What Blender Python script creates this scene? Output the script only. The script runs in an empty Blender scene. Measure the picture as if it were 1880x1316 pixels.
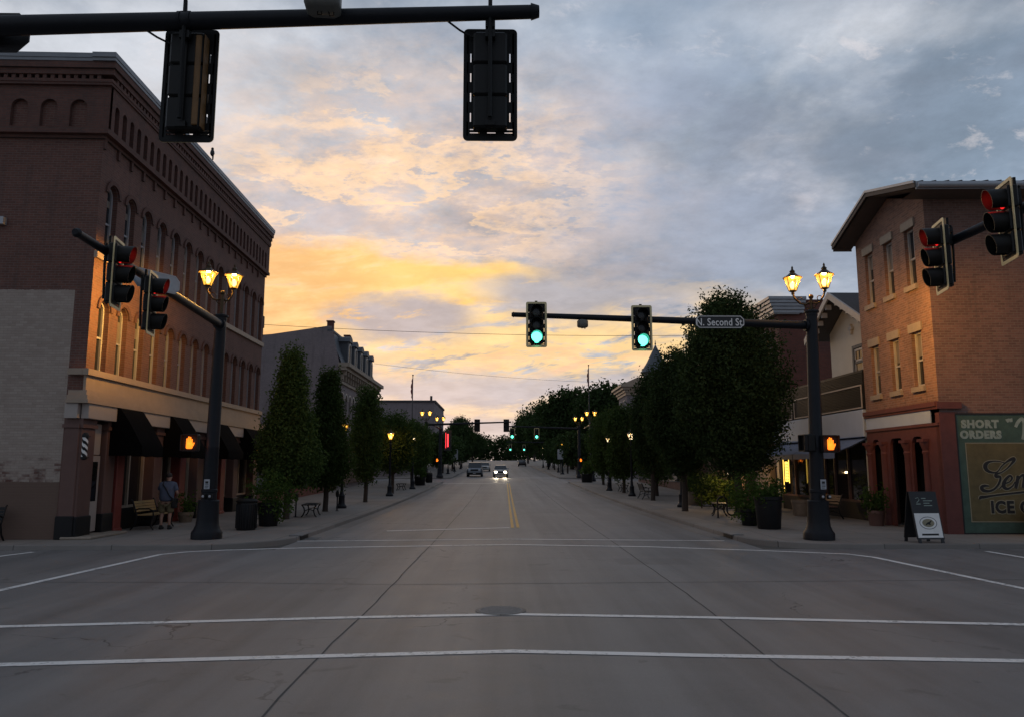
import bpy, bmesh, math, random
import numpy as np
from mathutils import Vector, Matrix
R = math.radians
PI = math.pi
scene = bpy.context.scene
col = scene.collection
random.seed(7)

# ------------------------------------------------------------------ camera
CAM_H = 1.9
cam_d = bpy.data.cameras.new('camera')
cam = bpy.data.objects.new('camera', cam_d)
col.objects.link(cam)
cam_d.sensor_fit = 'HORIZONTAL'
cam_d.sensor_width = 36.0
cam_d.lens = 36.0 * 1400 / 1880
cam_d.clip_start = 0.1
cam_d.clip_end = 5000
cam.location = (0, 0, CAM_H)
cam.rotation_euler = (PI / 2 + math.atan(199 / 1400), 0, -math.atan(20 / 1400))
scene.camera = cam
scene.view_settings.view_transform = 'Standard'
scene.view_settings.look = 'None'
scene.view_settings.exposure = 0.15
scene.view_settings.gamma = 1.0
scene.cycles.use_denoising = True
scene.cycles.max_bounces = 6
scene.cycles.diffuse_bounces = 3
scene.cycles.glossy_bounces = 3
scene.cycles.transmission_bounces = 2
scene.cycles.transparent_max_bounces = 4
scene.cycles.sample_clamp_indirect = 4.0
scene.cycles.caustics_reflective = False
scene.cycles.caustics_refractive = False

# ------------------------------------------------------------------ node helper
class NT:
    def __init__(s, tree):
        s.t = tree; s.n = tree.nodes; s.l = tree.links
    def add(s, typ, **kw):
        n = s.n.new(typ)
        for k, v in kw.items(): setattr(n, k, v)
        return n
    def put(s, sock, v):
        if isinstance(v, bpy.types.NodeSocket): s.l.new(v, sock)
        elif v is not None:
            if isinstance(v, tuple) and len(v) == 3 and sock.type == 'RGBA': v = (*v, 1)
            sock.default_value = v
    def m(s, op, a, b=None, c=None, clamp=False):
        n = s.add('ShaderNodeMath', operation=op, use_clamp=clamp)
        for i, v in enumerate((a, b, c)):
            if v is not None: s.put(n.inputs[i], v)
        return n.outputs[0]
    def smooth(s, a, b, x):
        n = s.add('ShaderNodeMapRange', interpolation_type='SMOOTHSTEP')
        if a > b: n.inputs[1].default_value, n.inputs[2].default_value, n.inputs[3].default_value, n.inputs[4].default_value = b, a, 1, 0
        else: n.inputs[1].default_value, n.inputs[2].default_value = a, b
        s.put(n.inputs[0], x); return n.outputs[0]
    def comb(s, x, y, z):
        n = s.add('ShaderNodeCombineXYZ')
        for i, v in enumerate((x, y, z)): s.put(n.inputs[i], v)
        return n.outputs[0]
    def noise(s, vec, scale, detail=4, rough=.55, dist=0, w=None):
        n = s.add('ShaderNodeTexNoise')
        if w is not None:
            n.noise_dimensions = '4D'; n.inputs['W'].default_value = w
        s.put(n.inputs['Vector'], vec); n.inputs['Scale'].default_value = scale
        n.inputs['Detail'].default_value = detail; n.inputs['Roughness'].default_value = rough
        n.inputs['Distortion'].default_value = dist
        return n.outputs[0]
    def mix(s, f, a, b, blend='MIX'):
        n = s.add('ShaderNodeMix', data_type='RGBA', blend_type=blend)
        s.put(n.inputs[0], f); s.put(n.inputs[6], a); s.put(n.inputs[7], b)
        return n.outputs[2]

def lin(r, g, b):
    f = lambda c: (c / 255 / 12.92) if c < 10.3 else ((c / 255 + .055) / 1.055) ** 2.4
    return (f(r), f(g), f(b))

# ------------------------------------------------------------------ world: dusk sky with sunset clouds
SUN_EL, SUN_AZ = 3.5, -9.0     # the sun is behind cloud at the street's end, a little to the left
def make_world():
    w = bpy.data.worlds.new('World'); scene.world = w; w.use_nodes = True
    T = NT(w.node_tree); T.n.clear()
    out = T.add('ShaderNodeOutputWorld'); bg = T.add('ShaderNodeBackground')
    T.l.new(bg.outputs[0], out.inputs[0])
    sky = T.add('ShaderNodeTexSky', sky_type='NISHITA', sun_disc=False)
    sky.sun_elevation = R(SUN_EL); sky.sun_rotation = R(SUN_AZ)
    sky.air_density = 1.3; sky.dust_density = 2.5
    tc = T.add('ShaderNodeTexCoord'); sep = T.add('ShaderNodeSeparateXYZ')
    T.l.new(tc.outputs['Generated'], sep.inputs[0])
    x, y, z = sep.outputs
    yc = T.m('MAXIMUM', y, .08)
    u = T.m('DIVIDE', x, yc); v = T.m('DIVIDE', T.m('MAXIMUM', z, -.02), yc)
    c, s_ = .99, .1407
    dep = T.m('MULTIPLY_ADD', v, s_, c)
    # SX, SY: azimuth and height along the street's heading, both in thousandths of a tangent
    SX = T.m('ADD', T.m('DIVIDE', T.m('MULTIPLY', u, 1.4), dep), .92)
    SY = T.m('SUBTRACT', .658, T.m('DIVIDE', T.m('MULTIPLY', T.m('SUBTRACT', T.m('MULTIPLY', v, c), s_), 1.4), dep))
    # cloud-plane coordinates for the noise: clouds flatten and shrink towards the horizon
    zz = T.m('ADD', T.m('MAXIMUM', z, 0.0), .16)
    P = T.comb(T.m('DIVIDE', x, zz), T.m('DIVIDE', y, zz), 0.0)
    F = T.comb(SX, T.m('MULTIPLY', SY, 2.2), 0.0)
    big = T.noise(P, .9, 6, .55, .15)
    fine = T.noise(P, 2.6, 9, .60, .12)
    streak = T.noise(F, 8.0, 10, .68, .25)
    wide = T.noise(F, 2.6, 9, .58, .2)
    F2 = T.comb(SX, T.m('MULTIPLY_ADD', SX, .5, T.m('MULTIPLY', SY, 4.2)), 0.0); lows = T.noise(F2, 7.0, 10, .66, .3)
    wa = T.m('SUBTRACT', T.noise(F, 3.6, 8, .6, .2, w=1.3), .5)
    wb = T.m('SUBTRACT', T.noise(F, 5.0, 8, .6, .2, w=4.1), .5)
    X = T.m('MULTIPLY_ADD', wa, .22, SX); Y = T.m('MULTIPLY_ADD', wb, .13, SY)
    def ell(cx, cy, rx, ry, soft=.6, tilt=0.0):
        dx = T.m('SUBTRACT', X, cx); dy = T.m('SUBTRACT', Y, cy)
        if tilt: dy = T.m('MULTIPLY_ADD', dx, -tilt, dy)
        a = T.m('POWER', T.m('ABSOLUTE', T.m('DIVIDE', dx, rx)), 2.0); b = T.m('POWER', T.m('ABSOLUTE', T.m('DIVIDE', dy, ry)), 2.0)
        return T.smooth(1 + soft, max(0, 1 - soft), T.m('SQRT', T.m('ADD', a, b)))
    def mul(*a):
        r = a[0]
        for b in a[1:]: r = T.m('MULTIPLY', r, b)
        return r
    # 1 grey-blue deck, paler to the left and where the deck thins
    left = T.smooth(1.15, .2, SX)
    d = T.m('ADD', T.m('MULTIPLY_ADD', fine, .45, T.m('MULTIPLY', big, .75)), T.m('MULTIPLY', left, .17))
    C = T.mix(T.smooth(.53, .74, d), lin(130, 146, 165), lin(199, 203, 211))
    C = T.mix(mul(T.smooth(.5, .68, wide), .65, T.smooth(.0, .3, SY)), C, lin(150, 160, 178))
    C = T.mix(mul(T.smooth(.56, .70, streak), .45), C, lin(222, 216, 218))
    # pale breaks at the upper right and right
    C = T.mix(mul(ell(1.80, .125, .16, .045, .9, -.25), T.smooth(.42, .62, fine), .85), C, lin(226, 224, 228))
    C = T.mix(mul(ell(1.43, .33, .10, .10, .9), T.smooth(.38, .62, fine), .6), C, lin(212, 208, 216))
    C = T.mix(mul(T.smooth(.54, .42, T.noise(P, 1.7, 8, .6, .1, w=7.7)), .45, T.smooth(.75, .5, SY)), C, lin(134, 147, 165))
    # 2 dark slate bank right of centre
    C = T.mix(mul(ell(1.24, .45, .34, .115, .7, .1), .8), C, lin(142, 151, 168))
    C = T.mix(mul(ell(1.07, .27, .16, .12, .8), .5), C, lin(146, 159, 177))
    diag = mul(T.smooth(-.03, .05, T.m('SUBTRACT', X, T.m('MULTIPLY_ADD', Y, .78, .69))), T.smooth(.60, .46, Y), T.smooth(1.8, 1.35, X), T.smooth(.0, .22, Y))
    C = T.mix(mul(diag, T.smooth(.62, .40, fine), .75), C, lin(146, 155, 173))
    # 3 peach veil on the left
    veil = mul(ell(.68, .38, .40, .22, .75), T.m('MULTIPLY_ADD', T.smooth(.36, .6, streak), .75, .25))
    C = T.mix(mul(veil, .85), C, lin(226, 195, 172))
    C = T.mix(mul(ell(.74, .31, .20, .07, .8, .15), T.smooth(.5, .66, streak), .9), C, lin(255, 222, 190))
    C = T.mix(mul(ell(.80, .40, .22, .05, .8, .1), T.smooth(.44, .62, wide), .75), C, lin(180, 178, 190))
    rip = T.noise(T.comb(T.m('DIVIDE', x, zz), T.m('MULTIPLY', T.m('DIVIDE', y, zz), 1.5), 0.0), 3.4, 10, .66, .15, w=3.3)
    edge = mul(T.smooth(.475, .515, rip), T.smooth(.60, .52, rip))
    C = T.mix(mul(ell(.72, .34, .30, .16, .7), edge, .75), C, lin(252, 214, 174))
    C = T.mix(mul(ell(.70, .37, .34, .17, .7), T.smooth(.47, .40, rip), .6), C, lin(188, 180, 184))
    # 4 golden wedge that tapers to the right
    up = T.m('MULTIPLY_ADD', T.m('SUBTRACT', X, .5), .13, .425)
    lo = T.m('MULTIPLY_ADD', T.m('SUBTRACT', X, .5), -.26, .665)
    wedge = mul(T.smooth(-.010, .028, T.m('SUBTRACT', Y, up)), T.smooth(-.006, .022, T.m('SUBTRACT', lo, Y)), T.smooth(1.06, .93, X), T.smooth(-.25, .2, X))
    gold = T.mix(T.smooth(.45, 1.0, X), lin(240, 184, 122), lin(254, 207, 116))
    gold = T.mix(mul(T.smooth(.45, .65, lows), .55), gold, lin(250, 214, 158))
    C = T.mix(mul(wedge, .95), C, gold)
    C = T.mix(mul(wedge, T.smooth(.58, .70, lows), .55), C, lin(206, 178, 160))
    # 5 lower cream band with mauve clouds in it
    low = T.smooth(.50, .60, SY)
    C = T.mix(mul(ell(1.0, .625, .50, .085, .55), T.smooth(.38, .52, lows), .95), C, lin(250, 212, 150))
    C = T.mix(mul(ell(.72, .588, .13, .040, .4, .05), T.smooth(.30, .44, lows), .95), C, lin(172, 167, 174))
    C = T.mix(mul(ell(1.08, .555, .20, .040, .4, .08), T.smooth(.30, .44, lows), .95), C, lin(168, 167, 175))
    C = T.mix(mul(ell(1.22, .60, .2, .03, .8), T.smooth(.45, .6, lows), .8), C, lin(255, 218, 158))
    C = T.mix(mul(ell(.95, .665, .36, .024, .9), T.smooth(.45, .6, lows), .8), C, lin(240, 190, 160))
    # 6 horizon: greyed mauve then warm haze
    C = T.mix(mul(T.smooth(.668, .705, Y), .92), C, lin(187, 181, 185))
    C = T.mix(mul(ell(.92, .75, .42, .016, .9), T.smooth(.38, .55, lows), .85), C, lin(240, 212, 178))
    C = T.mix(mul(T.smooth(.765, .83, SY), .8), C, lin(218, 204, 192))
    tex = T.noise(P, 4.2, 11, .68, .1, w=9.1); tex2 = T.noise(P, 1.5, 10, .64, .1, w=5.5)
    k = T.m('ADD', T.m('MULTIPLY_ADD', T.smooth(.34, .66, tex), .22, .95), T.m('MULTIPLY', T.m('SUBTRACT', T.smooth(.36, .64, tex2), .5), mul(T.smooth(.62, .40, SY), T.smooth(.2, 1.0, SX), .30)))
    C = T.mix(1.0, C, T.comb(k, k, k), 'MULTIPLY')
    # 7 heavier cloud overhead
    C = T.mix(mul(T.smooth(.05, -.12, SY), .75), C, lin(110, 122, 140))
    S = .1
    sc = T.add('ShaderNodeVectorMath', operation='SCALE')
    T.l.new(C, sc.inputs[0]); sc.inputs[3].default_value = 1 / S
    fin = T.mix(.95, sky.outputs[0], sc.outputs[0])
    w.cycles.sampling_method = 'MANUAL'; w.cycles.sample_map_resolution = 512
    T.l.new(fin, bg.inputs[0]); bg.inputs[1].default_value = S
make_world()

sd = bpy.data.lights.new('sun', 'SUN'); sun = bpy.data.objects.new('sun', sd); col.objects.link(sun)
sd.energy = 0.30; sd.angle = R(14); sd.color = (1.0, .66, .38)
az, el = R(SUN_AZ), R(SUN_EL)
sdir = Vector((math.sin(az) * math.cos(el), math.cos(az) * math.cos(el), math.sin(el)))
sun.rotation_euler = (-sdir).to_track_quat('-Z', 'Y').to_euler()
sun.location = sdir * 300

# ------------------------------------------------------------------ materials
def base_mat(name):
    m = bpy.data.materials.new(name); m.use_nodes = True
    T = NT(m.node_tree); b = T.n['Principled BSDF']
    return m, T, b
def plain(name, c, rough=.6, metal=0.0, var=.25, vs=6.0, bump=0.0, bs=60.0, spec=.5):
    m, T, b = base_mat(name)
    tc = T.add('ShaderNodeTexCoord').outputs['Object']
    n = T.noise(tc, vs, 5, .6)
    f = T.m('MULTIPLY_ADD', n, var * 2, 1 - var)
    T.put(b.inputs['Base Color'], T.mix(1.0, (*c, 1), T.comb(f, f, f), 'MULTIPLY'))
    b.inputs['Roughness'].default_value = rough; b.inputs['Metallic'].default_value = metal
    b.inputs['Specular IOR Level'].default_value = spec
    if bump:
        bp = T.add('ShaderNodeBump'); bp.inputs['Strength'].default_value = bump; bp.inputs['Distance'].default_value = .02
        T.l.new(T.noise(tc, bs, 4, .6), bp.inputs['Height']); T.l.new(bp.outputs[0], b.inputs['Normal'])
    return m
def emit(name, c, s, base=(.02, .02, .02)):
    m, T, b = base_mat(name)
    b.inputs['Base Color'].default_value = (*base, 1)
    b.inputs['Emission Color'].default_value = (*c, 1); b.inputs['Emission Strength'].default_value = s
    b.inputs['Roughness'].default_value = .4
    return m
def wallvec(T):
    """object coordinates unrolled onto upright walls: horizontal run, height"""
    tc = T.add('ShaderNodeTexCoord'); sep = T.add('ShaderNodeSeparateXYZ'); T.l.new(tc.outputs['Object'], sep.inputs[0])
    g = T.add('ShaderNodeNewGeometry'); sn = T.add('ShaderNodeSeparateXYZ'); T.l.new(g.outputs['True Normal'], sn.inputs[0])
    ax = T.m('GREATER_THAN', T.m('ABSOLUTE', sn.outputs[0]), .7)
    run = T.m('ADD', T.m('MULTIPLY', sep.outputs[1], ax), T.m('MULTIPLY', sep.outputs[0], T.m('SUBTRACT', 1.0, ax)))
    return tc.outputs['Object'], sep.outputs, T.comb(run, sep.outputs[2], 0.0), sn.outputs
def brick(name, c1, c2, mortar, dirt=.35, paint=None, rough=.85, bump=.5, gain=1.0):
    m, T, b = base_mat(name)
    oc, xyz, wv, nn = wallvec(T)
    bt = T.add('ShaderNodeTexBrick'); bt.offset = .5
    T.l.new(wv, bt.inputs['Vector'])
    bt.inputs['Color1'].default_value = (*c1, 1); bt.inputs['Color2'].default_value = (*c2, 1); bt.inputs['Mortar'].default_value = (*mortar, 1)
    bt.inputs['Scale'].default_value = 1.0; bt.inputs['Mortar Size'].default_value = .008; bt.inputs['Mortar Smooth'].default_value = .2
    bt.inputs['Bias'].default_value = -.1; bt.inputs['Brick Width'].default_value = .22; bt.inputs['Row Height'].default_value = .075
    n1 = T.noise(oc, .7, 6, .65, .3); n2 = T.noise(oc, 9.0, 4, .6)
    f = T.m('MULTIPLY', T.m('MULTIPLY_ADD', n1, dirt * 2, 1 - dirt), T.m('MULTIPLY_ADD', n2, .5, .75))
    c = T.mix(1.0, bt.outputs['Color'], T.comb(f, f, f), 'MULTIPLY')
    # rain streaks
    st = T.noise(T.comb(T.m('MULTIPLY', xyz[0], 2.5), T.m('MULTIPLY', xyz[1], 2.5), T.m('MULTIPLY', xyz[2], .25)), 1.0, 5, .6)
    c = T.mix(T.m('MULTIPLY', T.smooth(.52, .72, st), .35), c, (.05, .04, .038))
    if paint: c = paint(T, c, xyz, oc, nn)
    T.put(b.inputs['Base Color'], c); b.inputs['Roughness'].default_value = rough
    bp = T.add('ShaderNodeBump'); bp.inputs['Strength'].default_value = bump; bp.inputs['Distance'].default_value = .012
    h = T.m('ADD', T.m('MULTIPLY', bt.outputs['Fac'], -1.0), T.m('MULTIPLY', n2, .5))
    T.l.new(h, bp.inputs['Height']); T.l.new(bp.outputs[0], b.inputs['Normal'])
    return m
def faded_paint(T, c, xyz, oc, nn):
    """old whitewash on the side wall: greyed paint below 7.1 m that has flaked near its lower edge, brown paint under 1.6 m"""
    side = T.m('LESS_THAN', xyz[0], -.48)
    e = T.noise(oc, 6.0, 6, .7)
    top = T.m('LESS_THAN', xyz[2], T.m('MULTIPLY_ADD', e, .10, 7.03))
    bt = T.add('ShaderNodeTexBrick'); bt.inputs['Scale'].default_value = 1; bt.inputs['Brick Width'].default_value = .22; bt.inputs['Row Height'].default_value = .075
    bt.inputs['Color1'].default_value = (0, 0, 0, 1); bt.inputs['Color2'].default_value = (1, 1, 1, 1); bt.inputs['Mortar'].default_value = (.5, .5, .5, 1); bt.inputs['Mortar Size'].default_value = .004
    T.l.new(T.comb(xyz[0], xyz[2], 0.0), bt.inputs['Vector'])
    low = T.smooth(3.2, 1.6, xyz[2])
    flake = T.smooth(.62, .80, T.m('ADD', T.m('MULTIPLY', T.noise(oc, 1.6, 4, .6), .75), T.m('ADD', T.m('MULTIPLY', bt.outputs['Color'], .16), T.m('MULTIPLY', low, .24))))
    flake = T.m('MULTIPLY', flake, T.m('MULTIPLY_ADD', low, .5, .5))
    wh = T.mix(T.noise(oc, 3.0, 6, .7), (.27, .212, .175), (.42, .345, .29))
    wh = T.mix(T.m('MULTIPLY', bt.outputs['Color'], .5), wh, (.48, .40, .345))
    wh = T.mix(T.m('MULTIPLY', bt.outputs['Fac'], .5), wh, (.16, .14, .125))
    pk = T.m('MULTIPLY', T.m('MULTIPLY', side, top), T.m('SUBTRACT', 1.0, flake))
    c = T.mix(pk, c, wh)
    br = T.m('MULTIPLY', side, T.m('LESS_THAN', xyz[2], T.m('MULTIPLY_ADD', e, .12, 1.52)))
    return T.mix(br, c, (.155, .100, .076))
def asphalt_mat():
    m, T, b = base_mat('asphalt')
    tc = T.add('ShaderNodeTexCoord'); oc = tc.outputs['Object']; sep = T.add('ShaderNodeSeparateXYZ'); T.l.new(oc, sep.inputs[0])
    x, y, z = sep.outputs
    g = T.m('MULTIPLY_ADD', T.noise(oc, 260, 2, .7), .6, T.m('MULTIPLY', T.noise(oc, 70, 3, .7), .6)); mid = T.noise(oc, 3.5, 6, .65); bigv = T.noise(oc, .35, 5, .6, .4)
    lane = T.noise(T.comb(T.m('MULTIPLY', x, 1.1), T.m('MULTIPLY', y, .03), 0.0), 1.0, 4, .6)
    f = T.m('ADD', T.m('MULTIPLY', g, .62), T.m('ADD', T.m('MULTIPLY', mid, .30), T.m('ADD', T.m('MULTIPLY', bigv, .5), T.m('MULTIPLY', lane, 1.0))))
    c = T.mix(T.smooth(.85, 1.65, f), (.122, .116, .112), (.25, .238, .230))
    spots = T.noise(oc, 1.4, 3, .5, w=2.0) if False else T.noise(oc, 1.7, 4, .55, .6)
    c = T.mix(T.m('MULTIPLY', T.smooth(.63, .72, spots), .45), c, (.088, .084, .081))
    crack = T.add('ShaderNodeTexVoronoi', feature='DISTANCE_TO_EDGE'); crack.inputs['Scale'].default_value = .16
    wv = T.add('ShaderNodeVectorMath', operation='ADD'); T.l.new(oc, wv.inputs[0])
    nv = T.add('ShaderNodeTexNoise'); nv.inputs['Scale'].default_value = 1.6; nv.inputs['Detail'].default_value = 6; T.l.new(oc, nv.inputs['Vector']); T.l.new(nv.outputs['Color'], wv.inputs[1])
    T.l.new(wv.outputs[0], crack.inputs['Vector'])
    ck = T.m('MULTIPLY', T.smooth(.0035, .001, crack.outputs['Distance']), T.smooth(.45, .62, bigv))
    c = T.mix(T.m('MULTIPLY', ck, .7), c, (.03, .027, .026))
    pv = T.add('ShaderNodeTexVoronoi', distance='CHEBYCHEV'); pv.inputs['Scale'].default_value = .13; T.l.new(oc, pv.inputs['Vector'])
    pt = T.m('MULTIPLY', T.smooth(.165, .155, pv.outputs['Distance']), T.m('GREATER_THAN', T.noise(T.comb(T.m('ROUND', T.m('MULTIPLY', x, .2)), T.m('ROUND', T.m('MULTIPLY', y, .2)), 0.0), 3.7, 0, .5), .5))
    c = T.mix(T.m('MULTIPLY', pt, .30), c, (.10, .096, .093))
    oil = T.m('MULTIPLY', T.smooth(.66, .78, T.noise(oc, .9, 5, .6, .3)), T.smooth(.3, .6, lane))
    c = T.mix(T.m('MULTIPLY', oil, .40), c, (.075, .071, .068))
    T.put(b.inputs['Base Color'], c)
    T.put(b.inputs['Roughness'], T.m('MULTIPLY_ADD', mid, .22, .46)); b.inputs['Specular IOR Level'].default_value = .38
    bp = T.add('ShaderNodeBump'); bp.inputs['Strength'].default_value = .35; bp.inputs['Distance'].default_value = .012
    T.l.new(T.noise(oc, 140, 3, .6), bp.inputs['Height']); T.l.new(bp.outputs[0], b.inputs['Normal'])
    return m
def concrete_mat(name, c1, c2, slab=1.5):
    m, T, b = base_mat(name)
    oc = T.add('ShaderNodeTexCoord').outputs['Object']
    bt = T.add('ShaderNodeTexBrick'); bt.offset = 0; T.l.new(oc, bt.inputs['Vector']); bt.inputs['Scale'].default_value = 1
    bt.inputs['Brick Width'].default_value = slab; bt.inputs['Row Height'].default_value = slab; bt.inputs['Mortar Size'].default_value = .012
    bt.inputs['Color1'].default_value = (.86, .86, .86, 1); bt.inputs['Color2'].default_value = (1.1, 1.1, 1.1, 1); bt.inputs['Mortar'].default_value = (.45, .45, .45, 1)
    n = T.noise(oc, 1.3, 7, .65, .3); n2 = T.noise(oc, 40, 3, .6)
    c = T.mix(T.m('MULTIPLY_ADD', n2, .3, T.m('SUBTRACT', n, .15)), (*c1, 1), (*c2, 1))
    T.put(b.inputs['Base Color'], T.mix(1.0, c, bt.outputs['Color'], 'MULTIPLY')); b.inputs['Roughness'].default_value = .8
    return m
def paint_line_mat(name, c):
    m, T, b = base_mat(name)
    oc = T.add('ShaderNodeTexCoord').outputs['Object']
    n = T.noise(oc, 14, 6, .7); n2 = T.noise(oc, 1.1, 3, .6)
    w = T.smooth(.56, .74, T.m('MULTIPLY_ADD', n2, .40, T.m('MULTIPLY', n, .72)))
    T.put(b.inputs['Base Color'], T.mix(T.m('MULTIPLY', w, .85), (*c, 1), (.16, .155, .15)))
    b.inputs['Roughness'].default_value = .6
    return m
def leaf_mat(name, c1, c2, c3):
    m, T, b = base_mat(name)
    oc = T.add('ShaderNodeTexCoord').outputs['Object']
    oi = T.add('ShaderNodeObjectInfo').outputs['Random']
    n = T.noise(oc, 3.0, 4, .6); n2 = T.noise(oc, 25, 2, .6)
    c = T.mix(T.smooth(.35, .65, n), (*c1, 1), (*c2, 1)); c = T.mix(T.smooth(.55, .75, n2), c, (*c3, 1))
    f = T.m('MULTIPLY_ADD', oi, .5, .75)
    T.put(b.inputs['Base Color'], T.mix(1.0, c, T.comb(f, f, f), 'MULTIPLY'))
    b.inputs['Roughness'].default_value = .8; b.inputs['Specular IOR Level'].default_value = .08
    tr = T.add('ShaderNodeBsdfTranslucent'); tr.inputs[0].default_value = (c2[0] * .9, c2[1] * 1.1, c2[2] * .5, 1)
    mx = T.add('ShaderNodeMixShader'); mx.inputs[0].default_value = .18
    T.l.new(b.outputs[0], mx.inputs[1]); T.l.new(tr.outputs[0], mx.inputs[2]); T.l.new(mx.outputs[0], T.n['Material Output'].inputs[0])
    return m
def glass_mat(name, c=(.012, .014, .018), rough=.06):
    m, T, b = base_mat(name)
    oc = T.add('ShaderNodeTexCoord').outputs['Object']
    oi = T.add('ShaderNodeObjectInfo').outputs['Random']
    b.inputs['Roughness'].default_value = rough; b.inputs['Specular IOR Level'].default_value = .6
    n = T.noise(oc, 1.2, 4, .6)
    T.put(b.inputs['Base Color'], T.mix(T.m('MULTIPLY', n, oi), (*c, 1), (c[0] * 3, c[1] * 2.6, c[2] * 2.2)))
    bp = T.add('ShaderNodeBump'); bp.inputs['Strength'].default_value = .06; bp.inputs['Distance'].default_value = .03
    T.l.new(T.noise(oc, 2.0, 2, .5), bp.inputs['Height']); T.l.new(bp.outputs[0], b.inputs['Normal'])
    return m

M = {}
M['asphalt'] = asphalt_mat()
M['walk'] = concrete_mat('sidewalk_concrete', (.20, .176, .155), (.29, .258, .228))
M['kerb'] = concrete_mat('kerb_concrete', (.17, .152, .138), (.26, .235, .212), 2.4)
M['ground'] = plain('ground_earth', (.09, .085, .075), .95, var=.4, vs=.8)
M['line'] = paint_line_mat('white_road_paint', (.82, .80, .77))
M['yellow'] = paint_line_mat('yellow_road_paint', (.62, .36, .06))
M['tar'] = plain('tar_seal', (.115, .110, .106), .95, var=.5, vs=3, spec=.05)
M['iron'] = plain('cast_iron', (.21, .203, .196), .7, .0, var=.4, vs=20)
M['brickL'] = brick('old_red_brick', (.155, .068, .050), (.115, .052, .041), (.15, .108, .092), paint=faded_paint)
M['brickLf'] = brick('old_red_brick_trim', (.135, .058, .043), (.10, .045, .035), (.09, .062, .053))
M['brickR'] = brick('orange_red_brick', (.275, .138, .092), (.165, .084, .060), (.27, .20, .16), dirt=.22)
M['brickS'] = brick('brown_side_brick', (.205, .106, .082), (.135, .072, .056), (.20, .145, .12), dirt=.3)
M['brickG'] = brick('painted_grey_brick', (.25, .21, .215), (.22, .185, .19), (.20, .17, .17), dirt=.25)
M['brickB'] = brick('plain_dark_brick', (.17, .060, .046), (.13, .05, .04), (.10, .062, .052))
M['tan'] = plain('tan_painted_trim', (.36, .275, .205), .6, var=.2, vs=3, bump=.15)
M['stone'] = plain('pale_stone', (.31, .255, .20), .75, var=.22, vs=8, bump=.25)
M['signblock'] = plain('pale_panel', (.40, .345, .31), .55, var=.12, vs=2)
M['frame'] = plain('grey_window_paint', (.36, .36, .38), .5, var=.2, vs=6)
M['framew'] = plain('white_window_paint', (.40, .375, .355), .5, var=.25, vs=6)
M['glass'] = glass_mat('window_glass')
M['shopglass'] = glass_mat('shop_glass', (.010, .010, .011), .04)
M['cornice'] = plain('metal_cornice', (.21, .22, .235), .45, .3, var=.25, vs=2)
M['gutter'] = plain('pale_gutter', (.36, .37, .39), .4, .4, var=.2, vs=3)
M['roofdark'] = plain('dark_shingle', (.055, .052, .055), .8, var=.35, vs=9, bump=.4)
M['soffit'] = plain('brown_soffit', (.11, .082, .066), .75, var=.25, vs=4)
M['brownp'] = plain('brown_paint', (.13, .068, .055), .6, var=.2, vs=3, bump=.1)
M['redp'] = plain('dark_red_paint', (.20, .035, .025), .55, var=.3, vs=3, bump=.15)
M['redstone'] = plain('red_painted_stone', (.125, .036, .029), .7, var=.35, vs=4, bump=.3)
M['blackp'] = plain('black_paint', (.008, .008, .009), .5, var=.3, vs=5, spec=.3)
M['canvas'] = plain('black_canvas', (.005, .0045, .0045), .95, var=.3, vs=4, bump=.2, bs=90, spec=.05)
M['navy'] = plain('dark_metal_pole', (.0075, .009, .013), .5, .0, var=.35, vs=7, bump=.1, bs=30, spec=.28)
M['polymer'] = plain('black_polymer', (.006, .006, .006), .55, var=.3, vs=8, spec=.25)
M['retro'] = plain('yellow_reflective_tape', (.75, .62, .34), .45, var=.15, vs=10)
M['hous'] = plain('signal_housing', (.008, .0075, .007), .5, var=.3, vs=7, spec=.3)
M['tape'] = plain('worn_ochre_side', (.17, .085, .025), .6, var=.6, vs=5)
M['green_on'] = emit('green_signal_on', (.10, 1.0, .66), 3.6)
M['red_on'] = emit('red_signal_on', (1.0, .02, .02), 1.0)
M['red_in'] = emit('red_lit_visor_lip', (.6, .01, .012), .5)
M['off'] = plain('unlit_lens', (.02, .02, .02), .25, var=.2)
M['hand_on'] = emit('orange_hand_on', (1.0, .17, .008), 2.3)
def lit_glass(name, c, s, k):
    m, T, b = base_mat(name)
    e = T.add('ShaderNodeEmission'); e.inputs[0].default_value = (*c, 1); e.inputs[1].default_value = s
    tr = T.add('ShaderNodeBsdfTransparent'); mx = T.add('ShaderNodeMixShader'); mx.inputs[0].default_value = k
    T.l.new(tr.outputs[0], mx.inputs[1]); T.l.new(e.outputs[0], mx.inputs[2]); T.l.new(mx.outputs[0], T.n['Material Output'].inputs[0])
    return m
M['lamp_on'] = lit_glass('lantern_glass_lit', (1.0, .46, .05), 1.75, .6)
M['lamp_hot'] = emit('lantern_mantle', (1.0, .62, .16), 9.0)
M['lamp_white'] = lit_glass('pale_lantern_glass_lit', (1.0, .78, .48), 2.8, .6)
M['copper'] = plain('bronze_lantern_metal', (.07, .045, .022), .4, .7, var=.3, vs=9)
M['sign_dark'] = plain('street_sign_face', (.016, .016, .018), .5)
M['white'] = plain('white_lettering', (.82, .80, .77), .6, var=.12)
M['detector'] = plain('grey_camera_box', (.13, .13, .115), .55, var=.2)
M['plate'] = plain('pale_placard', (.40, .42, .45), .5, var=.2, vs=12)
M['bark'] = plain('tree_bark', (.045, .034, .027), .9, var=.4, vs=14, bump=.5, bs=30)
M['leafL'] = leaf_mat('hornbeam_leaves', (.044, .072, .022), (.064, .100, .028), (.080, .118, .036))
M['leafR'] = leaf_mat('linden_leaves', (.026, .043, .017), (.038, .060, .022), (.052, .078, .028))
M['leafB'] = leaf_mat('planter_leaves', (.035, .065, .016), (.075, .12, .025), (.12, .17, .04))
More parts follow.
